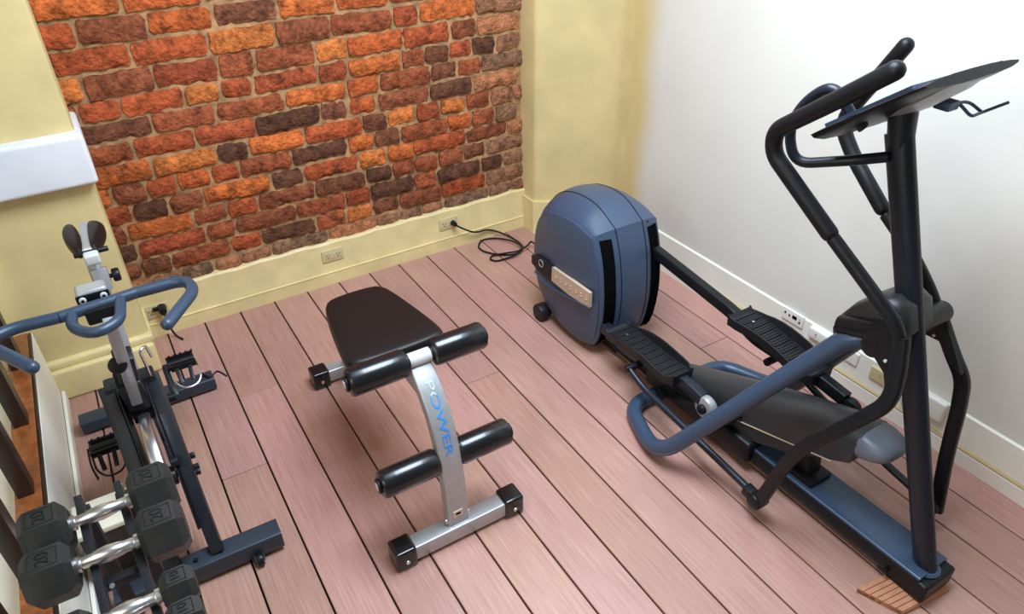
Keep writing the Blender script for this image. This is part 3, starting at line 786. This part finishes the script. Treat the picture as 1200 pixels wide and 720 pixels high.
# pedal arms, pedals, rollers
for sg, a0, pc0, pc1, rol in ((-1, (-1.10, .165), (-1.262, .205), (-1.640, .238), (-1.765, .175)), (1, (-1.10, .445), (-1.628, .398), (-2.000, .385), (-2.118, .320))):
    x = XC + sg * .125
    bm = BM(); pA, pB = V((x, a0[0], a0[1])), V((x, rol[0] + .02, rol[1] + .022))
    sweep(bm, fillet([pA, V((x, pc0[0] + .02, pc0[1] - (.036 if sg < 0 else .010))), V((x, pc0[0] - .09, pc0[1] - .050)), V((x, rol[0] + .12, rol[1] + .034)), pB], .04, 4), rrect(.046, .036, .005)); obj('pedal_arm', bm, 'mast' if sg < 0 else 'black', E)
    bm = BM(); xi = x + (.012 if sg < 0 else -.012); rx = x
    cyl(bm, (rx - .016, rol[0], rol[1]), (rx + .016, rol[0], rol[1]), (.044 if sg < 0 else .036), seg=28, bev=.007); o = obj('roller', bm, 'silver' if sg < 0 else 'black', E)
    bm = BM(); cyl(bm, (rx - .030, rol[0], rol[1]), (rx - .015, rol[0], rol[1]), .018, seg=20, bev=.003); cyl(bm, (rx - .033, rol[0], rol[1]), (rx + .03, rol[0], rol[1]), .008, seg=12); obj('roller_hub', bm, 'black', o)
    # pedal tray
    d0, d1 = V((x, pc0[0], pc0[1])), V((x, pc1[0], pc1[1]))
    def tp(u, v, w): 
        p = d0.lerp(d1, u); return p + V((v, 0, w))
    def hwid(u, s):   # half-width of each side, waisted
        return .057 + .006 * math.cos(u * 2 * math.pi) * (1 if s < 0 else .5) - (.012 if u > .93 else .005 if u < .05 else 0)
    def dz(u): return .010 * math.sin(u * math.pi * 1.6 + .3)
    us = [0, .03, .1, .2, .3, .4, .5, .6, .7, .8, .9, .97, 1]
    bm = BM(); rows = []
    for u_ in us:
        lip_in = .030 * max(0, math.sin(max(0, u_ - .15) / .85 * math.pi)) + .006     # high side lip on the inner side
        lip = {-1: lip_in if sg > 0 and False else .007, 1: lip_in}
        zc_ = dz(u_); e = .010 if u_ in (0, 1) else 0
        a_, b2 = hwid(u_, -1), hwid(u_, 1)
        rows.append([bm.verts.new(tp(u_, -a_ + .004, zc_ - .030)), bm.verts.new(tp(u_, -a_, zc_ + lip[-1] + e)), bm.verts.new(tp(u_, -a_ + .006, zc_ + lip[-1] + e)), bm.verts.new(tp(u_, -a_ + .009, zc_ + e)),
                     bm.verts.new(tp(u_, b2 - .009, zc_ + e)), bm.verts.new(tp(u_, b2 - .006, zc_ + lip[1] + e)), bm.verts.new(tp(u_, b2, zc_ + lip[1] + e)), bm.verts.new(tp(u_, b2 - .004, zc_ - .030))])
    for A, B in zip(rows, rows[1:]):
        for k in range(8): bm.faces.new((A[k], A[(k + 1) % 8], B[(k + 1) % 8], B[k]))
    bm.faces.new(rows[0][::-1]); bm.faces.new(rows[-1]); ped = obj('pedal', bm, 'blackmatte', E, angle=40)
    bm = BM()
    for i in range(30):
        u_ = .08 + .88 * i / 29; w0 = hwid(u_, -1) - .014
        big = .0032 if i % 3 == 0 else .0008
        p0, p1 = tp(u_, -w0, dz(u_) + big / 2), tp(u_, w0, dz(u_) + big / 2); bar(bm, p0, p1, .006, big + .003, .001)
    obj('tread', bm, 'blackmatte', ped)
    bm = BM(); c = tp(.2, -.01, dz(.2) + .005); cyl(bm, c, c + V((0, 0, .003)), .0045, seg=10); obj('screw', bm, 'chrome', ped)

# ------------------------------------------------------------------ sit-up bench
bx, by = .752, -1.655
B = thing('situp_bench', (bx, by, 0), 'small silver sit-up bench with black pad and foam rollers, centre of floor', 'exercise bench')
bm = BM(); sweep(bm, [V((bx - .20, by, .040)), V((bx + .20, by, .040))], rrect(.056, .058, .006), up=(0, 0, 1)); obj('front_foot', bm, 'silver', B)
def cap(cx, cy):
    bm = BM(); box(bm, (cx - .034, cy - .036, .0005), (cx + .034, cy + .036, .078), .010, 3)
    o = obj('foot_cap', bm, 'vinyl', B)
    bm = BM(); cyl(bm, (cx, cy - .034, .034), (cx, cy - .040, .034), .007, seg=12, bev=.002); obj('bolt', bm, 'chrome', o)
cap(bx - .190, by); cap(bx + .190, by)
ry = -.705
bm = BM(); sweep(bm, [V((bx - .12, ry, .040)), V((bx + .17, ry, .040))], rrect(.052, .052, .006), up=(0, 0, 1)); obj('rear_foot', bm, 'silver', B)
cap(bx - .125, ry); cap(bx + .165, ry)
# curved post: centre line (v from bar toward the rear, z)
cl = [(-.012, .068), (-.008, .16), (.0, .25), (.018, .345), (.050, .435), (.098, .505), (.155, .555), (.165, .562)]
cp = smooth_path([V((bx, by + v + .018, z)) for v, z in cl], 6)
bm = BM(); sweep(bm, cp, rrect(.040, .070, .005), up=(0, 1, 0)); obj('curved_post', bm, 'silver', B)
# spine and rear strut under the pad
bm = BM(); bar(bm, (bx, by + .10, .49), (bx, -1.0, .50), .045, .04); bar(bm, (bx, -1.02, .50), (bx, ry, .05), .045, .045, zhint=(0, 1, 0)); obj('spine', bm, 'silver', B)
# pad
zf, zr = .556, .545
pad_o = [(-.135, -1.372), (.135, -1.372), (.168, -1.345), (.170, -1.32), (.092, -.985), (.070, -.962), (-.070, -.962), (-.092, -.985), (-.170, -1.32), (-.168, -1.345)]
pad_o = [(-.135, -1.372), (.118, -1.372), (.147, -1.352), (.152, -1.31), (.105, -.985), (.076, -.952), (-.098, -.952), (-.132, -.985), (-.176, -1.31), (-.168, -1.352)]
bm = BM(); rings = []
cyc = -1.17
for z_, s in ((-.062, .90), (-.058, .97), (-.045, 1.0), (-.018, 1.0), (-.006, .975), (0, .93), (.002, .80), (.003, .4)):
    rings.append([bm.verts.new((bx + x_ * s, cyc + (y_ - cyc) * (1 - (1 - s) * .8), (zf + .004) + (zr - zf) * (y_ + 1.37) / .4 + z_)) for x_, y_ in pad_o])
n = len(pad_o)
for A, B2 in zip(rings, rings[1:]):
    for k in range(n): bm.faces.new((A[k], A[(k + 1) % n], B2[(k + 1) % n], B2[k]))
bm.faces.new(rings[0][::-1]); bm.faces.new(rings[-1])
pad = obj('seat_pad', bm, 'vinylpad', B, angle=80)
sm = pad.modifiers.new('soft', 'SUBSURF'); sm.levels = 2; sm.render_levels = 2
# rollers
def rollpair(v, z, r, spans, name='roller_axle'):
    y = by + v
    bm = BM(); cyl(bm, (bx + spans[0][0] - .01, y, z), (bx + spans[1][1] + .01, y, z), .013, seg=16); ax_o = obj(name, bm, 'silverlight', B)
    for a_, b2 in spans:
        bm = BM(); cyl(bm, (bx + a_, y, z), (bx + b2, y, z), r, seg=32, bev=.012); o = obj('foam_roller', bm, 'vinyl', B)
        for e, d in ((a_, -1), (b2, 1)):
            bm = BM(); cyl(bm, (bx + e, y, z), (bx + e + d * .008, y, z), r * .55, seg=24, bev=.003); obj('end_plug', bm, 'black', o)
rollpair(.180, .594, .043, [(-.218, -.040), (.042, .214)])
rollpair(.040, .312, .043, [(-.215, -.032), (.034, .212)])
bm = BM(); cyl(bm, (bx - .045, by + .180, .594), (bx + .045, by + .180, .594), .022, seg=24, bev=.004); o = obj('axle_sleeve', bm, 'silverlight', B)
# lettering down the post, tops to the right
bm_src = text_bm('POWER', .062, .0006)
acc = [0]
for a_, b2 in zip(cp, cp[1:]): acc.append(acc[-1] + (b2 - a_).length)
Ltot = acc[-1]
def on_post(s_down, xl, h):
    s = Ltot - s_down
    for i in range(len(acc) - 1):
        if acc[i] <= s <= acc[i + 1] or i == len(acc) - 2:
            t_ = (s - acc[i]) / (acc[i + 1] - acc[i]); p = cp[i].lerp(cp[i + 1], t_); tg = (cp[min(i + 2, len(cp) - 1)] - cp[max(i - 1, 0)]).normalized(); break
    nrm = V((0, tg.z, -tg.y));
    if nrm.y > 0: nrm = -nrm
    return p + nrm * (.0205 + h) + V((xl, 0, 0))
for grp in (0,):
    x0 = min(v.co.x for v in bm_src.verts); x1 = max(v.co.x for v in bm_src.verts)
    ym = (min(v.co.y for v in bm_src.verts) + max(v.co.y for v in bm_src.verts)) / 2
    fr = bm_src.faces[:]
    # split off the faded first letter
    wP = x0 + (x1 - x0) * .185
    for nm, cond, mm in (('faded_letter', lambda c: c < wP, 'fadedink'), ('lettering', lambda c: c >= wP, 'blueink')):
        b2_ = bm_src.copy()
        bmesh.ops.delete(b2_, geom=[f for f in b2_.faces if not cond(f.calc_center_median().x)], context='FACES')
        for v in b2_.verts:
            u_ = (v.co.x - x0) / (x1 - x0); v.co = on_post(.055 + u_ * .225, (v.co.y - ym) * .58, .0002 + (v.co.z + .0006) * .6)
        obj(nm, b2_, mm, B, smooth=False)
bm_src.free()
bm = BM(); c = on_post(Ltot - .045, 0, 0); box(bm, (bx - .018, c.y - .0015, c.z - .014), (bx + .014, c.y + .003, c.z + .012)); st = obj('sticker', bm, 'sticker', B, smooth=False)
bm = BM(); box(bm, (bx - .010, c.y - .0022, c.z - .004), (bx + .006, c.y, c.z + .004)); obj('sticker_print', bm, 'hole', st, smooth=False)
bm = BM()
for s in (-1, 1): cyl(bm, (bx + s * .030, by, .085), (bx + s * .042, by, .085), .008, seg=10, bev=.002)
objs('bolt', bm, 'chrome', B)

# ------------------------------------------------------------------ spin bike
kx = .018
Bk = thing('exercise_bike', (kx, -1.0, 0), 'black exercise bike with blue bullhorn handlebars beside the stair railing', 'exercise machine')
bm = BM(); sweep(bm, [V((-.222, -.495, .035)), V((.262, -.485, .035))], rrect(.052, .068, .008), up=(0, 0, 1)); obj('rear_stabiliser', bm, 'bikebar', Bk)
bm = BM(); sweep(bm, [V((-.205, -1.375, .046)), V((.266, -1.385, .046))], rrect(.062, .070, .006), up=(0, 0, 1)); fs = obj('front_stabiliser', bm, 'bikebar', Bk)
for x_, nm in ((.185, 1), (-.16, 1)):
    bm = BM(); cyl(bm, (x_ - .010, -1.432, .020), (x_ + .010, -1.432, .020), .020, seg=20, bev=.004); bar(bm, (x_ - .013, -1.40, .030), (x_ - .013, -1.44, .020), .003, .016, .001); bar(bm, (x_ + .013, -1.40, .030), (x_ + .013, -1.44, .020), .003, .016, .001)
    obj('transport_wheel', bm, 'black', fs)
for x_, y_ in ((-.01, -1.385), (.035, -1.372)):
    bm = BM(); cyl(bm, (x_ + .03, y_, .076), (x_ + .03, y_, .085), .007, seg=8); obj('bolt', bm, 'black', fs)
# lower spine to the rear
bm = BM(); bar(bm, (kx, -.50, .05), (kx, -1.02, .16), .05, .05); obj('floor_spine', bm, 'bikeframe', Bk)
# fork plates either side of the flywheel
ft = (-1.0, .505); fb = (-1.385, .078)
for sg, xt, xb, w in ((-1, -.052, -.040, .042), (1, .073, .083, .036)):
    bm = BM(); up = V((0, .42, .385)).normalized()
    bar(bm, (xt, ft[0], ft[1]), (xb, fb[0], fb[1] - .002), w, .030, .003, zhint=up)
    o = obj('fork_blade', bm, 'bikeframe', Bk)
bm = BM()     # wide left inner cover plate & right chain cover
bar(bm, (-.024, -1.01, .49), (-.016, -1.33, .14), .006, .050, .002, zhint=up); bar(bm, (.052, -1.01, .49), (.058, -1.33, .14), .006, .040, .002, zhint=up); objs('guard', bm, 'black', Bk)
# flywheel
wc = V((.018, -1.20, .262)); wr = .205
bm = BM(); cyl(bm, (wc.x - .015, wc.y, wc.z), (wc.x + .015, wc.y, wc.z), wr, seg=72, bev=.004); fw = obj('flywheel', bm, 'chrome', Bk)
bm = BM(); cyl(bm, (wc.x - .030, wc.y, wc.z), (wc.x + .030, wc.y, wc.z), .03, seg=24, bev=.004); cyl(bm, (wc.x - .075, wc.y, wc.z), (wc.x + .095, wc.y, wc.z), .010, seg=16); obj('hub', bm, 'black', fw)
bm = BM()
for c in (V((.098, -1.20, .31)), V((.098, -1.235, .272))): cyl(bm, c, c + V((.014, 0, 0)), .010, seg=8, bev=.002)
cyl(bm, (.045, -1.20, .31), (.045 + .02, -1.20, .31), .018, seg=12)
objs('axle_nut', bm, 'black', Bk)
# head block between the plates
bm = BM(); box(bm, (-.058, -1.03, .470), (.082, -.965, .512), .006, 2); bar(bm, (.018, -1.02, .40), (.012, -1.10, .585), .062, .060, .006, zhint=(0, 1, 0)); hb = obj('head_block', bm, 'bikeframe', Bk)
bm = BM(); box(bm, (-.012, -1.072, .392), (.050, -1.045, .420), .004); cyl(bm, (.016, -1.068, .425), (.016, -1.080, .425), .006, seg=10); obj('brake_caliper', bm, 'black', hb)
bm = BM(); tube(bm, [ay(176, 440, -1.03), ay(170, 425, -1.05), ay(163, 412, -1.07), ay(170, 405, -1.05), ay(178, 418, -1.02)], .0045, .015, 10, seg=4); obj('cable_loop', bm, 'chrome', hb)
# adjustable handlebar post with round knob
ps = [ay(160, 470, -1.075), ay(127, 372, -1.255)]
bm = BM(); bar(bm, ps[0], ps[1], .030, .030, .004, zhint=(0, -1, 0)); obj('handlebar_post', bm, 'silver', Bk)
bm = BM(); a_ = ay(158, 468, -1.06); b2 = ay(143, 415, -1.13); bar(bm, a_, b2, .050, .050, .005, zhint=(0, -1, 0)); obj('post_sleeve', bm, 'bikeframe', Bk)
c = ay(138, 428, -1.175)
bm = BM(); cyl(bm, c + V((0, .06, -.03)), c, .010, seg=12); cyl(bm, c + V((0, .014, -.008)), c + V((0, -.014, .008)), .024, seg=24, bev=.005); obj('knob', bm, 'black', Bk)
# handlebars: one bent tube each side plus a centre loop
zh = .9
def hz(px, py, z=zh): return az(px, py, z)
bm = BM()
right = [hz(118, 357), hz(160, 343), hz(217, 328), hz(228, 340, zh + .005), hz(193, 384, zh + .02)]
cxm = .026
pts = [V((p.x, p.y, p.z)) for p in right]
left = [hz(118, 357), hz(70, 372), hz(15, 385), hz(-22, 402, zh + .005), hz(42, 433, zh + .02)]
tube(bm, left[::-1] + pts[1:], .0150, [0, .06, .06, 0, 0, 0, .05, .045, 0][:len(left) + len(pts) - 1], 18, True)
hbar = obj('handlebar', bm, 'bikeblue', Bk)
bm = BM(); tube(bm, [hz(84, 366), hz(84, 386, zh - .004), hz(112, 392, zh - .004), hz(141, 376, zh - .004), hz(141, 348)], .0135, .045, 16); obj('centre_loop', bm, 'bikeblue', Bk)
bm = BM(); c = hz(118, 356); box(bm, c - V((.040, .035, .035)), c + V((.040, .012, .004)), .006); obj('handlebar_clamp', bm, 'black', Bk)
br = hz(108, 345, zh + .012)
bm = BM(); box(bm, br - V((.036, .008, .006)), br + V((.036, .040, .016)), .010, 3); cl_ = obj('clamp_cap', bm, 'silver', Bk)
bm = BM(); box(bm, br + V((-.038, -.012, -.016)), br + V((.038, -.006, .008)), .003); obj('clamp_face', bm, 'black', cl_)
for dx in (-.024, .024):
    bm = BM(); cyl(bm, br + V((dx, -.010, -.004)), br + V((dx, -.017, -.004)), .0085, seg=16, bev=.002); o = obj('bolt', bm, 'silverlight', cl_)
    bm = BM(); cyl(bm, br + V((dx, -.0165, -.004)), br + V((dx, -.0180, -.004)), .004, seg=6); obj('hex_recess', bm, 'hole', o)
# seat post and saddle
sp0, sp1 = ay(133, 372, -.80), ay(104, 296, -.72)
bm = BM(); base_s = V((kx, -.66, .12))
tube(bm, [sp1, sp0, V((kx + .0, -.84, .30)), V((kx, -.86, .10))], .019, .05, 16); obj('seat_post', bm, 'silver', Bk)
c = ay(120, 326, -.765); bm = BM(); bar(bm, ay(124, 340, -.775), ay(115, 314, -.755), .044, .044, .006, zhint=(0, -1, 0)); sl = obj('seat_post_sleeve', bm, 'silver', Bk)
bm = BM(); cyl(bm, c, c + V((.045, 0, 0)), .007, seg=10); cyl(bm, c + V((.028, 0, 0)), c + V((.050, 0, 0)), .021, seg=20, bev=.005); obj('knob', bm, 'black', sl)
zs = .85
bm = BM(); a_ = az(104, 290, zs); box(bm, a_ + V((-.022, -.045, -.04)), a_ + V((.020, .030, -.006)), .008, 3); obj('saddle_clamp', bm, 'silverlight', Bk)
bm = BM(); bar(bm, az(100, 262, zs - .01), az(104, 292, zs - .01), .034, .010, .003); obj('saddle_bridge', bm, 'silver', Bk)
bm = BM(); cyl(bm, a_ + V((-.045, -.01, -.012)), a_ + V((.048, -.01, -.012)), .008, seg=12, bev=.002); obj('clamp_bolt', bm, 'black', Bk)
for outl in ([(76, 262), (72, 268), (71, 276), (77, 286), (87, 294), (93, 296), (97, 290), (95, 278), (91, 268), (84, 261)],
             [(103, 258), (101, 262), (102, 272), (104, 284), (107, 292), (112, 289), (119, 279), (123, 268), (122, 261), (113, 257)]):
    top = [az(px, py, zs) for px, py in outl]; c = sum(top, V()) / len(top)
    bm = BM(); rings = []
    for dz_, s in ((-.035, .8), (-.03, .93), (-.012, 1.), (0, .95), (.008, .75), (.012, .4)):
        rings.append([bm.verts.new(c + (p - c) * s + V((0, 0, dz_))) for p in top])
    n = len(top)
    for A, B2 in zip(rings, rings[1:]):
        for k in range(n): bm.faces.new((A[k], A[(k + 1) % n], B2[(k + 1) % n], B2[k]))
    bm.faces.new(rings[0][::-1]); bm.faces.new(rings[-1]); o = obj('saddle_pad', bm, 'vinylpad', Bk, angle=70)
    o.modifiers.new('soft', 'SUBSURF').levels = 1
# crank, pedals
cc = V((kx, -.80, .245))
bm = BM(); cyl(bm, (kx - .075, cc.y, cc.z), (kx + .095, cc.y, cc.z), .018, seg=20); cyl(bm, (kx + .03, cc.y, cc.z), (kx + .036, cc.y, cc.z), .075, seg=40); obj('crank_axle', bm, 'black', Bk)
bm = BM(); bar(bm, (kx, -.86, .10), (kx, -.98, .49), .045, .05, zhint=(0, 1, 0)); bar(bm, cc, (kx, -1.0, .46), .045, .045, zhint=(0, 1, 0)); obj('down_tube', bm, 'bikeframe', Bk)
rp = ay(212, 424, -.70); lp = ay(123, 522, -.885)
for c, sg in ((rp, 1), (lp, -1)):
    xi = kx + sg * .085
    bm = BM(); bar(bm, (xi + sg * .01, cc.y, cc.z), (xi + sg * .01, c.y, c.z), .014, .024, zhint=(1, 0, 0)); cr = obj('crank_arm', bm, 'silver' if sg < 0 else 'black', Bk)
    bm = BM(); cyl(bm, (xi, c.y, c.z), (c.x, c.y, c.z), .007, seg=12)
    w = .045
    # cage pedal: two side rails, end bars and a central barrel
    box(bm, (c.x - w, c.y + .026, c.z - .010), (c.x + w, c.y + .036, c.z + .012), .003); box(bm, (c.x - w, c.y - .036, c.z - .010), (c.x + w, c.y - .026, c.z + .012), .003)
    for e in (-w, w - .008): box(bm, (c.x + e, c.y - .034, c.z - .008), (c.x + e + .008, c.y + .034, c.z + .008), .002)
    cyl(bm, (c.x - w, c.y, c.z), (c.x + w, c.y, c.z), .013, seg=16)
    for e in range(5): box(bm, (c.x - w + .010 + e * .019, c.y + .028, c.z + .010), (c.x - w + .016 + e * .019, c.y + .034, c.z + .017))
    pd = obj('pedal', bm, 'black', Bk)
    bm = BM()      # toe clip: two prongs and a hanging loop
    for e in (-.022, .022): bar(bm, (c.x + e, c.y - .034, c.z), (c.x + e * .8, c.y - .085, c.z - .030), .014, .005, .002)
    obj('toe_clip', bm, 'black', pd)
    bm = BM(); tube(bm, [(c.x - .042, c.y - .02, c.z), (c.x - .040, c.y - .085, c.z - .02), (c.x - .015, c.y - .115, c.z - .035), (c.x + .03, c.y - .11, c.z - .035), (c.x + .050, c.y - .08, c.z - .02), (c.x + .046, c.y - .01, c.z)], .0035, .03, 8); obj('toe_cage', bm, 'chrome' if sg > 0 else 'black', pd)
    bm = BM()
    sx = -sg if sg > 0 else -1
    pth = [V((c.x + .05 * -1, c.y + .01, c.z)), V((c.x - .055, c.y - .03, c.z - .04)), V((c.x - .05, c.y - .05, c.z - .085))]
    sweep(bm, smooth_path(pth), rrect(.018, .003, .001), up=(0, 0, 1)); obj('strap', bm, 'black', pd)
c = rp
bm = BM(); sweep(bm, smooth_path([V((c.x + .045, c.y - .08, c.z - .02)), V((c.x + .07, c.y - .085, c.z - .045)), V((c.x + .10, c.y - .07, c.z - .04)), V((c.x + .125, c.y - .09, c.z - .06))]), rrect(.012, .003, .001), up=(0, 0, 1)); obj('strap_tail', bm, 'black', Bk)

# ------------------------------------------------------------------ dumbbell rack
DZ = .68
RKy0, RKy1 = -1.60, -2.35
def ratz(px, py, z=DZ - .055): return az(px, py, z)
xl, xr = -.124, -.040
Rk = thing('dumbbell_rack', ((xl + xr) / 2, -1.9, 0), 'black steel dumbbell rack at the lower left corner holding hex dumbbells', 'rack')
cA, cB = az(119.5, 600, DZ), az(151, 715, DZ)
def rx_(y, off): return cA.x + (cB.x - cA.x) * (y - cA.y) / (cB.y - cA.y) + off
for off in (-.040, .040):
    bm = BM(); bar(bm, (rx_(RKy0, off), RKy0, DZ - .0345), (rx_(RKy1, off), RKy1, DZ - .0345), .016, .035, .002); obj('rail', bm, 'bikeframe', Rk)
    for y_ in (-1.615, -2.33):
        x_ = rx_(y_, off)
        bm = BM(); bar(bm, (x_, y_, DZ - .05), (x_, y_, .02), .028, .028, .002, zhint=(0, 1, 0)); bar(bm, (x_ , y_ - .045, .012), (x_, y_ + .045, .012), .035, .024, .003); obj('leg', bm, 'bikeframe', Rk)
for y_ in (ratz(138, 680).y, -2.30):
    bm = BM(); bar(bm, (rx_(y_, -.040), y_, DZ - .055), (rx_(y_, .040), y_, DZ - .055), .020, .020, .002); o = obj('cross_tube', bm, 'bikeframe', Rk)
    if y_ > -2.2:
        bm = BM(); c = V((rx_(y_, -.022), y_ - .010, DZ - .052)); cyl(bm, c, c + V((0, -.006, .004)), .005, seg=8); obj('bolt', bm, 'silver', o)

def make_dumbbell(label, group, r, hl, hw, hand_l, digits, loc, yaw):
    """along x; r = hex half height, hl = head length, hand_l = handle length"""
    t = thing('dumbbell', (0, 0, 0), label, 'dumbbell', group)
    for sg in (-1, 1):
        bm = BM(); a0, a1 = hand_l / 2, hand_l / 2 + hl
        rings = []
        for xx, s in ((a0, .70), (a0 + .012, .98), (a0 + .016, 1.), (a1 - .018, 1.), (a1 - .013, .98), (a1, .74)):
            rings.append([bm.verts.new((sg * xx, r * 1.12 * s * math.cos(math.radians(60 * k)), r * 1.12 * s * math.sin(math.radians(60 * k)))) for k in range(6)])
        for A, B2 in zip(rings, rings[1:]):
            for k in range(6): bm.faces.new((A[k], A[(k + 1) % 6], B2[(k + 1) % 6], B2[k]))
        bm.faces.new(rings[0][::-1]); bm.faces.new(rings[-1])
        hd = obj('hex_head', bm, 'hexrub', t, angle=20)
        # number on the top facet, inside a raised frame
        cx = sg * (a0 + a1) / 2; zt_ = r * 1.12 * math.sin(math.radians(60))
        for nm, kind in (('weight_number', 1), ('number_frame', 0)):
            if kind:
                b2_ = text_bm(digits, r * .62, .0006)
                for v in b2_.verts: v.co = V((cx - v.co.y * 1.05, v.co.x * 1.05, zt_ + .0004 + v.co.z))
            else:
                b2_ = BM(); w, d = hl * .28, r * .40
                sweep(b2_, [V((cx - w, -d, zt_)), V((cx + w, -d, zt_)), V((cx + w, d, zt_)), V((cx - w, d, zt_))], circ(.0012, 6), closed=True)
            obj(nm, b2_, 'black', hd, smooth=False)
    bm = BM(); h = hand_l / 2
    rr = [(0, .0165), (.010, .0165), (.012, .0125), (.022, .0125), (h, .0168), (2 * h - .022, .0125), (2 * h - .012, .0125), (2 * h - .010, .0165), (2 * h, .0165)]
    rr = [(0, .0165), (.009, .0165), (.011, .0120), (.030, .0122), (.034, .0138), (h, .0170), (2 * h - .034, .0138), (2 * h - .030, .0122), (2 * h - .011, .0120), (2 * h - .009, .0165), (2 * h, .0165)]
    cyl(bm, (-h - .001, 0, 0), (h + .001, 0, 0), 1, seg=24, rings=rr); obj('handle', bm, 'chrome', t)
    t.location = loc; t.rotation_euler = (math.radians(0), 0, yaw)
    return t
def dup(root, loc, yaw, label):
    r = root.copy(); COL.objects.link(r); r.location = loc; r.rotation_euler = (0, 0, yaw); r['label'] = label
    for ch in list(root.children):
        c = ch.copy(); COL.objects.link(c); c.parent = r
        for g in ch.children:
            d = g.copy(); COL.objects.link(d); d.parent = c
    return r
G = 'hex dumbbells on the rack'
c1, c2 = az(119.5, 600, DZ), az(128, 648, DZ)
d1 = make_dumbbell('heavy 20 hex dumbbell farthest back on the rack, beside the flywheel', G, .0525, .088, .1, .118, '20', c1, math.radians(1.5))
d2 = dup(d1, c2, math.radians(-1), 'heavy 20 hex dumbbell second from the back of the rack')
c3, c4 = az(151, 715, DZ), az(158, 755, DZ)
d3 = make_dumbbell('smaller hex dumbbell third from the back of the rack', G, .036, .062, .1, .118, '10', c3, math.radians(0))
d4 = dup(d3, c4, 0, 'smaller hex dumbbell nearest the bottom edge of the picture')

# dark box with white top, behind the rack
x0, x1 = -.236, -.095; y0, y1 = -1.29, -1.17
zt_ = ay(101, 628, y0).z
t = thing('storage_box', ((x0 + x1) / 2, (y0 + y1) / 2, 0), 'dark brown upright box with white top on the floor behind the dumbbells', 'box')
bm = BM(); box(bm, (x0, y0, 0.0005), (x1, y1, zt_ - .012), .003, 2); obj('body', bm, 'boxbrown', t)
bm = BM(); box(bm, (x0 - .004, y0 - .006, zt_ - .012), (x1 + .008, y1 + .006, zt_ + .006), .004, 2); obj('lid', bm, 'offwhite', t)

# ------------------------------------------------------------------ light
def area(name, loc, target, sx, sy, power, col):
    l = bpy.data.lights.new(name, 'AREA'); l.shape = 'RECTANGLE'; l.size = sx; l.size_y = sy; l.energy = power; l.color = col
    o = bpy.data.objects.new(name, l); COL.objects.link(o); o.location = loc
    o.rotation_euler = (V(target) - V(loc)).to_track_quat('-Z', 'Y').to_euler(); return o
area('skylight', (1.15, -1.7, 2.72), (1.1, -1.7, 0), 1.2, 1.2, 132, (.74, .86, 1.))
area('stair_side_fill', (-1.05, -2.6, 2.0), (2.3, -1.6, .8), 1.5, 1.4, 34, (1., .90, .76))  # added warm fill for the right wall; no such window is known
w = bpy.data.worlds.new('room_ambient'); w.use_nodes = True; scn.world = w
bg = w.node_tree.nodes['Background']; bg.inputs[0].default_value = (1., .88, .72, 1); bg.inputs[1].default_value = .15

scn.view_settings.view_transform = 'Standard'; scn.view_settings.look = 'None'
scn.view_settings.exposure = -0.06; scn.view_settings.gamma = 1.0; scn.view_settings.use_curve_mapping = False
